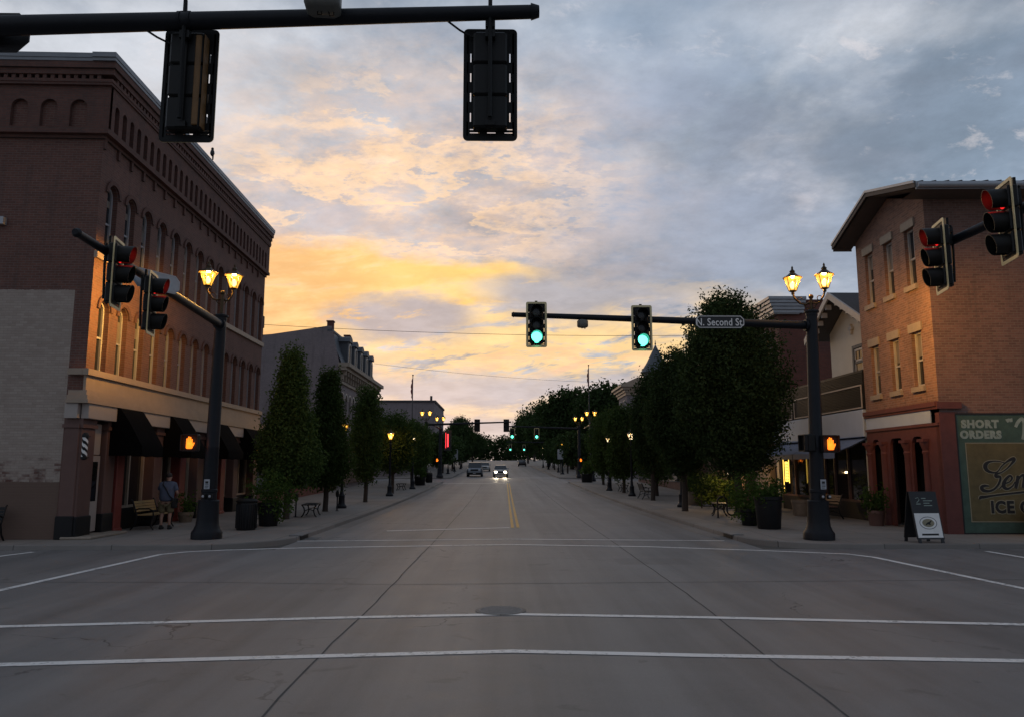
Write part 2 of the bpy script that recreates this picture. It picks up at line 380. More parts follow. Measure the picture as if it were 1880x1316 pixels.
M['leafF'] = leaf_mat('far_leaves', (.030, .050, .020), (.050, .080, .028), (.07, .105, .038))
M['cream'] = plain('cream_siding', (.60, .54, .45), .65, var=.12, vs=2)
M['bluefas'] = plain('pale_blue_sign_band', (.42, .49, .60), .55, var=.12, vs=2)
M['awnblue'] = plain('grey_blue_awning', (.15, .19, .285), .7, var=.2, vs=5)
M['darkrib'] = plain('dark_ribbed_fascia', (.009, .0085, .010), .6, var=.3, vs=6)
M['mural_g'] = plain('mural_green', (.055, .098, .076), .8, var=.5, vs=3.5, bump=.4)
M['mural_y'] = plain('mural_ochre', (.125, .098, .042), .8, var=.5, vs=3.5, bump=.4)
M['mural_l'] = plain('mural_mint', (.27, .33, .29), .75, var=.55, vs=9)
M['mural_b'] = plain('mural_black', (.014, .013, .013), .7, var=.3, vs=6)
M['mural_w'] = plain('mural_outline', (.27, .24, .16), .75, var=.3, vs=6)
M['slate'] = plain('mansard_slate', (.075, .085, .10), .6, var=.35, vs=9, bump=.3)
M['wood'] = plain('bench_wood', (.36, .23, .09), .6, var=.35, vs=9)
M['woodfence'] = plain('tan_fence_wood', (.30, .20, .11), .7, var=.35, vs=7)
M['skin'] = plain('skin', (.36, .20, .145), .55, var=.1)
M['shirt'] = plain('blue_grey_shirt', (.085, .10, .15), .85, var=.2, vs=9)
M['shorts'] = plain('khaki_shorts', (.17, .135, .072), .85, var=.2, vs=9)
M['hair'] = plain('dark_hair', (.03, .022, .018), .7)
M['rubber'] = plain('black_rubber', (.012, .012, .012), .8)
M['terracotta'] = plain('stone_pot', (.20, .155, .115), .8, var=.3, vs=8)
M['maroon'] = plain('maroon_plastic', (.045, .010, .014), .4, var=.2)
M['wire'] = plain('wire_black', (.02, .02, .022), .6)
M['carA'] = plain('silver_blue_car_paint', (.20, .235, .28), .28, .5, var=.05)
M['carB'] = plain('pale_car_paint', (.42, .42, .41), .3, .4, var=.05)
M['carC'] = plain('dark_car_paint', (.03, .03, .035), .25, .3, var=.05)
M['chrome'] = plain('chrome', (.5, .5, .5), .2, 1.0, var=.05)
M['head_on'] = emit('headlight_on', (1.0, .86, .60), 30.0)
M['neon_y'] = emit('yellow_neon', (1.0, .62, .10), 2.2)
M['neon_r'] = emit('red_neon', (1.0, .04, .05), 2.5)
M['darkpole'] = plain('dark_flagpole', (.03, .03, .032), .5)
M['blind'] = plain('drawn_blind', (.19, .165, .14), .35, var=.3, vs=3)
M['flag'] = plain('furled_flag_cloth', (.16, .03, .035), .8, var=.6, vs=8)
M['grass'] = leaf_mat('hedge_leaves', (.055, .085, .018), (.10, .14, .03), (.14, .17, .05))

# ------------------------------------------------------------------ mesh builder
def rotz(p, a): return (p[0] * math.cos(a) - p[1] * math.sin(a), p[0] * math.sin(a) + p[1] * math.cos(a), p[2])
class MB:
    def __init__(s, T=None): s.v = []; s.f = []; s.mi = []; s.T = T; s.cm = 0
    def add(s, vs, fs):
        o = len(s.v)
        s.v += [s.T(*p) for p in vs] if s.T else [tuple(p) for p in vs]
        s.f += [tuple(i + o for i in f) for f in fs]; s.mi += [s.cm] * len(fs)
        return s
    def box(s, x0, x1, y0, y1, z0, z1):
        return s.add([(x0, y0, z0), (x1, y0, z0), (x1, y1, z0), (x0, y1, z0), (x0, y0, z1), (x1, y0, z1), (x1, y1, z1), (x0, y1, z1)],
                     [(0, 3, 2, 1), (4, 5, 6, 7), (0, 1, 5, 4), (1, 2, 6, 5), (2, 3, 7, 6), (3, 0, 4, 7)])
    def bbox(s, x0, x1, y0, y1, z0, z1, b=.01):
        """box with chamfered upright edges and a chamfered rim"""
        a = [(x0 + b, y0), (x1 - b, y0), (x1, y0 + b), (x1, y1 - b), (x1 - b, y1), (x0 + b, y1), (x0, y1 - b), (x0, y0 + b)]
        cx, cy = (x0 + x1) / 2, (y0 + y1) / 2
        sh = lambda p, t: (p[0] + (b if p[0] < cx else -b) * t, p[1] + (b if p[1] < cy else -b) * t)
        rings = [([sh(p, .9) for p in a], z0), (a, z0 + b), (a, z1 - b), ([sh(p, .9) for p in a], z1)]
        vs = [(p[0], p[1], z) for r, z in rings for p in r]; fs = []
        for k in range(3):
            for i in range(8): fs.append((k * 8 + i, k * 8 + (i + 1) % 8, k * 8 + 8 + (i + 1) % 8, k * 8 + 8 + i))
        fs += [tuple(range(7, -1, -1)), tuple(range(24, 32))]
        return s.add(vs, fs)
    def cyl(s, p0, p1, r0, r1=None, n=12, caps=True):
        r1 = r0 if r1 is None else r1
        p0, p1 = Vector(p0), Vector(p1); d = (p1 - p0).normalized()
        a = d.orthogonal().normalized(); b = d.cross(a)
        vs = []
        for p, r in ((p0, r0), (p1, r1)):
            for i in range(n):
                t = 2 * PI * i / n; q = p + a * math.cos(t) * r + b * math.sin(t) * r; vs.append(tuple(q))
        fs = [(i, (i + 1) % n, n + (i + 1) % n, n + i) for i in range(n)]
        if caps: fs += [tuple(range(n - 1, -1, -1)), tuple(range(n, 2 * n))]
        return s.add(vs, fs)
    def tube(s, path, r, n=8, caps=True):
        path = [Vector(p) for p in path]; rs = r if isinstance(r, (list, tuple)) else [r] * len(path)
        vs = []; a = None
        for k, p in enumerate(path):
            d = (path[min(k + 1, len(path) - 1)] - path[max(k - 1, 0)]).normalized()
            if a is None: a = d.orthogonal().normalized()
            a = (a - d * a.dot(d)).normalized(); b = d.cross(a)
            for i in range(n):
                t = 2 * PI * i / n; vs.append(tuple(p + a * math.cos(t) * rs[k] + b * math.sin(t) * rs[k]))
        fs = []
        for k in range(len(path) - 1):
            for i in range(n): fs.append((k * n + i, k * n + (i + 1) % n, (k + 1) * n + (i + 1) % n, (k + 1) * n + i))
        if caps: fs += [tuple(range(n - 1, -1, -1)), tuple(range((len(path) - 1) * n, len(path) * n))]
        return s.add(vs, fs)
    def lathe(s, prof, n=20, c=(0, 0, 0), sq=0.0):
        """profile of (radius, height); closed at both ends; sq > 0 squares the plan off"""
        vs = []
        for r, z in prof:
            for i in range(n):
                t = 2 * PI * (i + .5) / n
                vs.append((c[0] + r * math.cos(t), c[1] + r * math.sin(t), c[2] + z))
        k = len(prof); fs = []
        for j in range(k - 1):
            for i in range(n): fs.append((j * n + i, j * n + (i + 1) % n, (j + 1) * n + (i + 1) % n, (j + 1) * n + i))
        fs += [tuple(range(n - 1, -1, -1)), tuple(range((k - 1) * n, k * n))]
        return s.add(vs, fs)
    def prism(s, poly, axis, a0, a1):
        """polygon in the plane across axis ('x','y','z'), swept from a0 to a1"""
        put = {'x': lambda p, a: (a, p[0], p[1]), 'y': lambda p, a: (p[0], a, p[1]), 'z': lambda p, a: (p[0], p[1], a)}[axis]
        n = len(poly); vs = [put(p, a0) for p in poly] + [put(p, a1) for p in poly]
        return s.add(vs, [tuple(range(n)), tuple(range(2 * n - 1, n - 1, -1))] + [(i, (i + 1) % n, n + (i + 1) % n, n + i) for i in range(n)])
    def sphere(s, c, r, n=12, m=8, sc=(1, 1, 1)):
        prof = [(max(1e-3, math.sin(PI * j / m)) * r, -math.cos(PI * j / m) * r) for j in range(m + 1)]
        vs = []
        for rr, z in prof:
            for i in range(n):
                t = 2 * PI * i / n; vs.append((c[0] + rr * math.cos(t) * sc[0], c[1] + rr * math.sin(t) * sc[1], c[2] + z * sc[2]))
        fs = [(j * n + i, j * n + (i + 1) % n, (j + 1) * n + (i + 1) % n, (j + 1) * n + i) for j in range(m) for i in range(n)]
        return s.add(vs, fs)
    def build(s, name, m, parent=None, loc=None, smooth=35, recalc=True):
        me = bpy.data.meshes.new(name); me.from_pydata(s.v, [], s.f)
        ms = m if isinstance(m, (list, tuple)) else [m]
        for q in ms: me.materials.append(q)
        if len(ms) > 1: me.polygons.foreach_set('material_index', s.mi)
        if recalc:
            bm = bmesh.new(); bm.from_mesh(me); bmesh.ops.recalc_face_normals(bm, faces=bm.faces); bm.to_mesh(me); bm.free()
        if smooth:
            me.polygons.foreach_set('use_smooth', [True] * len(me.polygons)); me.set_sharp_from_angle(angle=R(smooth))
        o = bpy.data.objects.new(name, me); col.objects.link(o)
        if parent: o.parent = parent
        if loc: o.location = loc
        return o

def tag(o, label=None, cat=None, group=None, kind=None):
    if label: o['label'] = label
    if cat: o['category'] = cat
    if group: o['group'] = group
    if kind: o['kind'] = kind
    return o
def thing(name, label, cat, loc=(0, 0, 0), rz=0.0, group=None):
    o = bpy.data.objects.new(name, None); o.empty_display_size = .2; col.objects.link(o)
    o.location = loc; o.rotation_euler = (0, 0, rz)
    return tag(o, label, cat, group)
def dup(o, parent=None, loc=None, rz=None, label=None):
    c = o.copy(); col.objects.link(c)
    if parent is not None: c.parent = parent
    if loc is not None: c.location = loc
    if rz is not None: c.rotation_euler = (0, 0, rz)
    if label: c['label'] = label
    for ch in o.children: dup(ch, c)
    return c
def text_obj(name, body, size, m, parent, loc, rot, align='LEFT', depth=.004, sx=1.0, bold=0.0, shear=0.0, space=1.0):
    cu = bpy.data.curves.new(name, 'FONT'); cu.body = body; cu.size = size; cu.align_x = align; cu.extrude = depth; cu.offset = bold; cu.shear = shear; cu.space_character = space
    cu.resolution_u = 3
    tmp = bpy.data.objects.new(name + '_tmp', cu); col.objects.link(tmp)
    me = bpy.data.meshes.new_from_object(tmp.evaluated_get(bpy.context.evaluated_depsgraph_get()))
    bpy.data.objects.remove(tmp); bpy.data.curves.remove(cu)
    me.materials.clear(); me.materials.append(m)
    o = bpy.data.objects.new(name, me); col.objects.link(o); o.parent = parent; o.location = loc; o.rotation_euler = rot; o.scale = (sx, 1, 1)
    return o

# ------------------------------------------------------------------ terrain: pavements at z = 0 near the camera, rising gently up the street
def gz(y):
    if y < 30: return 0.0
    if y < 60: return .018 * (y - 30) ** 2 / 60
    if y < 300: return .018 * (y - 45)
    return .018 * 255 + .004 * min(y - 300, 400)
ROAD = -.12
KL, KR = -5.6, 6.55          # kerb faces
def ribbon(mb, path, w, dz):
    """flat band along a ground path, following the street's rise"""
    n = len(path); vs = []; fs = []
    for i, p in enumerate(path):
        a = Vector(path[max(i - 1, 0)]); b = Vector(path[min(i + 1, n - 1)]); d = (b - a).normalized(); q = Vector((-d.y, d.x)) * w / 2
        for s_ in (1, -1):
            x, y = p[0] + q.x * s_, p[1] + q.y * s_; vs.append((x, y, gz(y) + dz))
        if i: fs.append((2 * i - 2, 2 * i - 1, 2 * i + 1, 2 * i))
    mb.add(vs, fs)
def dense(path, step=1.5, jit=0.0):
    out = []
    for a, b in zip(path, path[1:]):
        n = max(1, int(math.dist(a, b) / step))
        for i in range(n): out.append((a[0] + (b[0] - a[0]) * i / n + (random.uniform(-jit, jit) if out else 0), a[1] + (b[1] - a[1]) * i / n))
    return out + [path[-1]]
def yl(a, b, st=3.0): return [a + (b - a) * i / max(1, round((b - a) / st)) for i in range(max(1, round((b - a) / st)) + 1)]
def sheet(mb, x0, x1, ys, dz):
    vs = [(x, y, gz(y) + dz) for y in ys for x in (x0, x1)]
    mb.add(vs, [(2 * i, 2 * i + 1, 2 * i + 3, 2 * i + 2) for i in range(len(ys) - 1)])
def make_ground():
    g = MB(); sheet(g, -900, 900, [-300, -60, 0] + yl(30, 300, 6) + [400, 600, 1500], -.15)
    tag(g.build('ground', M['ground'], smooth=0), kind='structure')
    r = MB(); sheet(r, KL, KR, [-40, 0] + yl(20, 320, 3), ROAD)
    tag(r.build('road', M['asphalt'], smooth=0), kind='structure')
    c = MB()
    for y0, y1 in ((6.4, 19.4), (76.0, 86.5)):
        ys = [y0, y1] if y0 < 20 else yl(y0, y1, 2)
        sheet(c, -90, KL, ys, ROAD); sheet(c, KR, 90, ys, ROAD)
    tag(c.build('cross_street', M['asphalt'], smooth=0), kind='structure')
    # pavements: each block has a rounded corner where the side street opens
    w = MB(); k = MB()
    def corner(cx, cy, r, a0, a1, n=8): return [(cx + r * math.cos(a0 + (a1 - a0) * i / n), cy + r * math.sin(a0 + (a1 - a0) * i / n)) for i in range(n + 1)]
    def block(sx, kx, y0, y1, rr0, rr1, xo):
        # outline of the kerb face from the outer end of the near street, round the corner, along the street, round the far corner
        path = []
        if rr0: path += [(xo, y0)] + [(kx + sx * (rr0 - (p[0])), p[1]) for p in [(rr0 * math.sin(t), y0 + rr0 - rr0 * math.cos(t)) for t in [PI / 2 * i / 8 for i in range(9)]]]
        else: path += [(kx, y0)]
        yb = y1 - rr1 if rr1 else y1
        path += [(kx, y) for y in yl(path[-1][1], yb, 3)[1:]]
        if rr1: path += [(kx + sx * (rr1 - p[0]), p[1]) for p in [(rr1 * math.cos(t), yb + rr1 * math.sin(t)) for t in [PI / 2 * i / 8 for i in range(1, 9)]]] + [(xo, y1)]
        inner = []
        for i, p in enumerate(path):
            a = Vector(path[max(i - 1, 0)]); b = Vector(path[min(i + 1, len(path) - 1)]); d = (b - a).normalized(); q = Vector((-d.y, d.x)) * .16
            if (q.x * sx < 0 and abs(q.x) > .08) or (abs(q.x) <= .08 and ((i < len(path) / 2) != (q.y > 0))): q = -q
            inner.append((p[0] + q.x, p[1] + q.y))
        n = len(path); vs = []; fs = []
        for (p, q) in zip(path, inner):
            vs += [(p[0], p[1], gz(p[1]) + ROAD - .03), (p[0] + (q[0] - p[0]) * .1, p[1] + (q[1] - p[1]) * .1, gz(p[1]) - .012), (p[0] + (q[0] - p[0]) * .22, p[1] + (q[1] - p[1]) * .22, gz(p[1]) + .004), (q[0], q[1], gz(q[1]) + .004), (q[0], q[1], gz(q[1]) - .05)]
        for i in range(n - 1):
            for j in range(4): fs.append((5 * i + j, 5 * i + j + 1, 5 * i + 5 + j + 1, 5 * i + 5 + j))
        k.add(vs, fs)
        vs = [(x, y, gz(y)) for x, y in inner] + [(xo, y, gz(y)) for x, y in inner]
        w.add(vs, [(i, i + 1, n + i + 1, n + i) for i in range(n - 1) if abs(inner[i][1] - inner[i + 1][1]) > 1e-5])
    for sx, kx in ((-1, KL), (1, KR)):
        block(sx, kx, -40, 6.4, 0, 2.2, sx * 90); block(sx, kx, 19.4, 76.0, 2.4, 2.4, sx * 90); block(sx, kx, 86.5, 320, 2.4, 0, sx * 90)
    tag(w.build('sidewalk', M['walk'], smooth=0), kind='structure'); tag(k.build('kerb', M['kerb'], smooth=30), kind='structure')
    g = MB()
    for x0, x1 in ((KL + .004, KL + .5), (KR - .5, KR - .004)): sheet(g, x0, x1, yl(22, 73.6, 3), ROAD + .004); sheet(g, x0, x1, yl(89, 200, 4), ROAD + .004)
    tag(g.build('gutter_strip', M['kerb'], smooth=0), kind='structure')
    # painted markings
    m = MB(); z1, z2 = ROAD + .006, ROAD + .010
    ribbon(m, dense([(-9.5, 10.0), (-6.37, 10.23), (-4.43, 10.47), (-2.06, 10.77), (.16, 10.97), (2.81, 10.7), (4.91, 10.41), (6.78, 10.17), (9.5, 9.95)]), .15, z1)
    ribbon(m, dense([(-9.5, 8.0), (-5.14, 8.31), (-3.56, 8.47), (-1.88, 8.63), (.13, 8.82), (2.25, 8.59), (3.96, 8.45), (5.51, 8.31), (9.5, 7.95)]), .15, z1)
    ribbon(m, dense([(-5.84, 21.59), (.32, 22.14), (6.2, 21.57)]), .13, z1)
    ribbon(m, dense([(-8.4, 9.0), (-8.29, 13.23), (-7.95, 18.4), (-7.55, 18.95), (-6.75, 19.35), (-4.96, 19.85), (.29, 20.6), (3.78, 20.0), (6.41, 19.05), (8.15, 18.25), (8.45, 17.6), (8.79, 13.1), (8.95, 9.0)], .8), .15, z1)
    ribbon(m, dense([(-11.9, 9), (-11.45, 18.15), (-11.23, 18.95)]), .15, z1)
    ribbon(m, dense([(12.0, 9), (11.78, 18.8)]), .15, z1)
    ribbon(m, dense([(-3.65, 25.0), (.3, 26.3)]), .22, z1)
    ribbon(m, [(-5.5, 73.2), (.4, 73.2)], .4, z1); ribbon(m, [(.8, 89.6), (6.4, 89.6)], .4, z1)
    tag(m.build('road_markings', M['line'], smooth=0), kind='structure')
    m = MB()
    for dx in (0, .19): ribbon(m, [(.39 + dx + .0045 * (y - 26), y) for y in yl(26.2, 73, 2)], .10, z2)
    for dx in (0, .19): ribbon(m, [(.55 + dx, y) for y in yl(90, 200, 4)], .10, z2)
    tag(m.build('centre_line', M['yellow'], smooth=0), kind='structure')
    m = MB()
    ribbon(m, dense([(-2.05, 2.0), (-1.95, 6.6), (-1.96, 8.73), (-1.89, 11.95), (-1.83, 22.0), (-1.75, 70)], .5, .012), .022, ROAD + .003)
    ribbon(m, dense([(2.8, 2.0), (2.85, 6.53), (2.86, 8.66), (2.99, 11.65), (3.07, 22), (3.15, 70)], .5, .012), .022, ROAD + .003)
    ribbon(m, dense([(-14, 14.2), (-5, 14.0), (-1.9, 13.7), (3, 13.9), (14, 14.3)], .6, .0), .02, ROAD + .003)
    tag(m.build('tar_joints', M['tar'], smooth=0), kind='structure')
make_ground()
def manhole():
    t = thing('manhole_cover', 'round iron manhole cover set in the asphalt between the near and far crosswalks', 'manhole cover', (.0, 11.25, ROAD))
    mb = MB(); mb.lathe([(.36, .0), (.36, .010), (.345, .013), (.33, .010), (.30, .009)], 32); mb.build('frame_ring', M['kerb'], t)
    mb = MB(); mb.lathe([(.315, .0), (.315, .013), (.30, .016)], 32)
    for i in range(-4, 5):
        L = math.sqrt(max(.01, .29 ** 2 - (i * .06) ** 2)); mb.box(-L, L, i * .06 - .008, i * .06 + .008, .016, .019)
    mb.build('lid', M['iron'], t)
manhole()
def drain(label, x, y):
    t = thing('storm_drain', label, 'storm drain', (x, y, 0), 0, 'storm drains in the kerb')
    s_ = 1 if x > 0 else -1
    b = MB(); b.box(-.06, .30, -.5, .5, .005, .03); b.T = None
    for v in range(len(b.v)): b.v[v] = (b.v[v][0] * s_, b.v[v][1], b.v[v][2])
    b.build('hood', M['iron'], t)
    b = MB(); b.box(-.012 * 1, .0, -.42, .42, -.11, .0)
    for v in range(len(b.v)): b.v[v] = (b.v[v][0] * s_, b.v[v][1], b.v[v][2])
    b.build('throat', M['blackp'], t)
    b = MB()
    for i in range(6): b.box(-.42, -.03, -.36 + i * .13, -.30 + i * .13, ROAD + .006, ROAD + .016)
    for v in range(len(b.v)): b.v[v] = (b.v[v][0] * s_, b.v[v][1], b.v[v][2])
    b.build('grate', M['iron'], t)
drain('iron storm drain in the left kerb, level with the first street tree', KL, 22.3)
drain('iron storm drain in the right kerb, in front of the black planter', KR, 22.4)

# ------------------------------------------------------------------ building parts
def wall(mb, u0, u1, v0, v1, ops, depth, w=0.0):
    """upright wall with openings (ua, ub, va, vb, arched) and their reveals; mb.T maps (u, v, w)"""
    us = sorted({u0, u1, *[o[0] for o in ops], *[o[1] for o in ops]}); vs = sorted({v0, v1, *[o[2] for o in ops], *[o[3] for o in ops]})
    for a, b in zip(us, us[1:]):
        for c, d in zip(vs, vs[1:]):
            cu, cv = (a + b) / 2, (c + d) / 2
            if any(o[0] < cu < o[1] and o[2] < cv < o[3] for o in ops): continue
            mb.add([(a, c, w), (b, c, w), (b, d, w), (a, d, w)], [(0, 1, 2, 3)])
    for ua, ub, va, vb, arch in ops:
        cu, r = (ua + ub) / 2, (ub - ua) / 2
        if arch:
            sp = vb - r; N = 8
            arc = [(cu - r * math.cos(PI * i / N), sp + r * math.sin(PI * i / N)) for i in range(N + 1)]
            L = arc[:N // 2 + 1]; Rr = arc[N // 2:]
            mb.add([(p[0], p[1], w) for p in L] + [(ua, vb, w)], [tuple(range(len(L) + 1))])
            mb.add([(p[0], p[1], w) for p in Rr] + [(ub, vb, w)], [tuple(range(len(Rr) + 1))])
            out = [(ua, va)] + arc + [(ub, va)]
        else: out = [(ua, va), (ua, vb), (ub, vb), (ub, va)]
        n = len(out)
        if depth:
            mb.add([(p[0], p[1], w) for p in out] + [(p[0], p[1], w - depth) for p in out], [(i, (i + 1) % n, n + (i + 1) % n, n + i) for i in range(n)])
def outline(ua, ub, va, vb, arch, N=10):
    cu, r = (ua + ub) / 2, (ub - ua) / 2
    if not arch: return [(ua, va), (ua, vb), (ub, vb), (ub, va)]
    sp = vb - r
    return [(ua, va)] + [(cu - r * math.cos(PI * i / N), sp + r * math.sin(PI * i / N)) for i in range(N + 1)] + [(ub, va)]
def ring(mb, o1, o2, w0, w1):
    """frame between two outlines of equal count, from depth w0 to w1"""
    n = len(o1); vs = [(p[0], p[1], w1) for p in o1] + [(p[0], p[1], w1) for p in o2] + [(p[0], p[1], w0) for p in o1] + [(p[0], p[1], w0) for p in o2]
    fs = []
    for i in range(n):
        j = (i + 1) % n
        fs += [(i, j, n + j, n + i), (i, 2 * n + i, 2 * n + j, j), (n + i, n + j, 3 * n + j, 3 * n + i)]
    mb.add(vs, fs)
def make_window(par, T, wd, ht, arch, back, fm, gm, sill=None, hood=None, lintel=None, fr=.075):
    """sash window whose origin is the middle of its opening's foot"""
    o1 = outline(-wd / 2 + .003, wd / 2 - .003, .003, ht - .003, arch); o2 = outline(-wd / 2 + fr, wd / 2 - fr, fr, ht - fr, arch)
    mb = MB(T); ring(mb, o1, o2, back - .02, back + .09)
    mid = ht * .48
    mb.box(-wd / 2 + fr, wd / 2 - fr, mid - .03, mid + .03, back, back + .075)
    mb.box(-.012, .012, mid + .03, ht - fr - .01, back + .02, back + .05)
    w = mb.build('window', fm, par)
    mb = MB(T); mb.add([(p[0], p[1], back + .03) for p in o2], [tuple(range(len(o2)))]); mb.build('pane', gm, w, smooth=0)
    if sill:
        mb = MB(T); mb.box(-wd / 2 - .07, wd / 2 + .07, -sill[0], -.002, -.05, .09); mb.build('sill', sill[1], w)
    if lintel:
        mb = MB(T); mb.box(-wd / 2 - .1, wd / 2 + .1, ht + .002, ht + lintel[0], -.05, .05); mb.build('lintel', lintel[1], w)
    if hood:
        mb = MB(T)
        r0 = wd / 2; sp = ht - r0; N = 10
        a = [(-r0 - .02 if False else -(r0 + .02) * math.cos(PI * i / N), sp + (r0 + .02) * math.sin(PI * i / N)) for i in range(N + 1)]
        b = [(-(r0 + .15) * math.cos(PI * i / N), sp + (r0 + .15) * math.sin(PI * i / N)) for i in range(N + 1)]
        vs = []
        for p, q in zip(a, b): vs += [(p[0], p[1], .0), (p[0], p[1], .055), (q[0], q[1], .055), (q[0], q[1], 0)]
        fs = []
        for i in range(N):
            for j in range(4): fs.append((4 * i + j, 4 * i + (j + 1) % 4, 4 * i + 4 + (j + 1) % 4, 4 * i + 4 + j))
        mb.add(vs, fs); mb.build('arch_hood', hood, w)
    return w

# ------------------------------------------------------------------ left corner building
def left_building():
    L, D = 17.0, 12.0
    b = thing('brick_building', 'three storey red brick corner building with arched windows, corbelled cornice and black shop awnings', 'building', (-11.39, 20.9, 0), .020)
    b.scale = (.95, .95, .955)
    F = lambda u, v, w: (w, u, v)              # street front
    S = lambda u, v, w: (-u, -w, v)            # side wall on the cross street, u runs away from the corner
    us = [.80 + 1.2 * i for i in range(14)]
    W = .64
    mb = MB(F)
    wall(mb, 0, L, 4.62, 14.0, [(u - W / 2, u + W / 2, 4.78, 6.95, True) for u in us] + [(u - W / 2, u + W / 2, 8.26, 10.52, True) for u in us], .26)
    mb.T = S; wall(mb, 0, D, 0, 14.0, [], 0)
    mb.T = None
    mb.add([(-D, 0, 0), (-D, L, 0), (-D, L, 14), (-D, 0, 14)], [(0, 1, 2, 3)]); mb.add([(0, L, 0), (-D, L, 0), (-D, L, 14), (0, L, 14)], [(0, 1, 2, 3)])
    mb.build('wall', M['brickL'], b, smooth=0, recalc=False)
    # corbel table: a raised arcade with ledges, dentils and stepped courses above it
    mb = MB(F); ops = [(.20 + .50 * i, .47 + .50 * i, 12.02, 12.86, True) for i in range(33)]
    wall(mb, 0, L, 11.95, 13.32, ops, .17, .18); mb.add([(0, 11.95, .18), (L, 11.95, .18), (L, 11.95, 0), (0, 11.95, 0)], [(0, 1, 2, 3)])
    mb.T = S; ops = [(.50 + .87 * i, 1.0 + .87 * i, 12.04, 12.9, True) for i in range(13)]
    wall(mb, -.18, D, 11.95, 13.32, ops, .12, .13); mb.add([(-.18, 11.95, .13), (D, 11.95, .13), (D, 11.95, 0), (-.13, 11.95, 0)], [(0, 1, 2, 3)])
    mb.build('corbel_arcade', M['brickLf'], b, smooth=0)
    mb = MB(F)
    for v0, v1, w in ((11.70, 11.80, .08), (11.80, 11.948, .23), (13.323, 13.40, .23), (13.40, 13.50, .25), (13.62, 13.80, .29), (13.80, 13.997, .36)):
        mb.T = F; mb.box(-w, L, v0, v1 - .002, .001, w); mb.T = S; mb.box(.003, D, v0 + .0005, v1 - .0025, .001, w - .0005)
    for i in range(74): mb.T = F; mb.box(.05 + .23 * i, .16 + .23 * i, 13.50, 13.615, .0, .25)
    for i in range(50): mb.T = S; mb.box(.1 + .23 * i, .21 + .23 * i, 13.50, 13.615, .0, .25)
    for i in range(19): mb.T = F; mb.box(-.02 + .87 * i, .10 + .87 * i, 11.40, 11.698, .0, .07)
    mb.build('brick_courses', M['brickLf'], b, smooth=0)
    mb = MB(F); mb.box(-.42, L + .05, 14.0, 14.10, -.3, .38); mb.box(-.46, L + .07, 14.10, 14.25, -.3, .40)
    mb.T = S; mb.box(.302, D, 14.002, 14.098, -.3, .378); mb.box(.302, D, 14.102, 14.248, -.3, .398)
    mb.T = None; mb.add([(.2, -.2, 14.2), (.2, L, 14.2), (-D, L, 14.0), (-D, -.2, 14.0)], [(0, 1, 2, 3)])
    mb.build('cornice', M['cornice'], b, smooth=0)
    for floor, (v, h) in enumerate(((4.78, 2.17), (8.26, 2.26))):
        w0 = make_window(b, F, W, h, True, -.24, M['frame'], M['glass'], hood=M['brickLf'])
        w0.location = (0, us[0], v)
        for k, u in enumerate(us):
            q = w0 if k == 0 else dup(w0, b, (0, u, v))
            d = (.0, .5, .35, .0, .62, .28, .0, .45, .9, .3, .0, .55, .4, .0)[(k + floor * 5) % 14]
            if d: mb = MB(F); mb.box(-W / 2 + .09, W / 2 - .09, h * (1 - d) , h - .42, -.205, -.195); mb.build('blind', M['blind'], q, smooth=0)
    mb = MB(F); mb.box(-.05, L, 8.06, 8.258, .001, .10); mb.build('sill_course', M['tan'], b, smooth=0)
    # timber entablature over the shops
    mb = MB(F)
    mb.box(-.16, L + .02, 4.60, 4.78, .001, .17); mb.box(-.07, L, 4.16, 4.598, .001, .08)
    for v0, v1, w in ((4.02, 4.158, .16), (3.90, 4.018, .22), (3.79, 3.898, .27)): mb.box(-w, L, v0, v1, .001, w)
    mb.T = S
    mb.box(.003, .42, 4.602, 4.778, .001, .165)
    for v0, v1, w in ((4.022, 4.156, .155), (3.902, 4.016, .215), (3.792, 3.896, .265)): mb.box(.003, .36, v0, v1, .001, w)
    mb.build('entablature', M['tan'], b, smooth=0)
    blocks = ((.0, 1.62), (3.25, 5.6), (7.1, 9.6), (11.6, 14.0))
    for i, (u0, u1) in enumerate(blocks):
        mb = MB(F); mb.bbox(u0 - (.06 if i == 0 else 0), u1, 3.36, 3.786, .0, .22, .012)
        if i == 0: mb.T = S; mb.bbox(.03, .40, 3.362, 3.784, .0, .20, .01)
        mb.build('sign_panel', M['signblock'], b, smooth=0)
    # shop front set back behind pilasters
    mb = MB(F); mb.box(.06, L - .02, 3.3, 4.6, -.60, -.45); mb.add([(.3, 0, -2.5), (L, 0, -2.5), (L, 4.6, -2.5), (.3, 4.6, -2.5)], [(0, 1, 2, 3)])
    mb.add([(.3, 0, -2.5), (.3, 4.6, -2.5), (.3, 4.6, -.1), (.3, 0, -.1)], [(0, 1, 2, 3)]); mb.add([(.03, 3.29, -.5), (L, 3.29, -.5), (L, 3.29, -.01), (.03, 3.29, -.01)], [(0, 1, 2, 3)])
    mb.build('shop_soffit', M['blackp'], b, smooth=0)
    for (u0, u1, m_, w0) in ((-.02, .74, 'brownp', .05), (1.50, 2.10, 'brownp', .03), (2.25, 2.72, 'redp', .05), (4.95, 5.55, 'brownp', .04), (7.2, 7.75, 'redp', .05), (9.0, 9.6, 'brownp', .04), (11.7, 12.25, 'redp', .05), (13.4, 14.0, 'brownp', .04), (16.4, 17.0, 'brownp', .04)):
        mb = MB(F); mb.bbox(u0, u1, .0, 3.1, -.45, w0, .02); mb.box(u0 - .04, u1 + .04, 3.1, 3.2, -.45, w0 + .05); mb.box(u0 - .02, u1 + .02, 3.2, 3.355, -.45, w0 + .02)
        if u0 < 0: mb.T = S; mb.bbox(.01, .44, 0, 3.1, -.05, .06, .02); mb.box(.0, .48, 3.1, 3.2, -.05, .10)
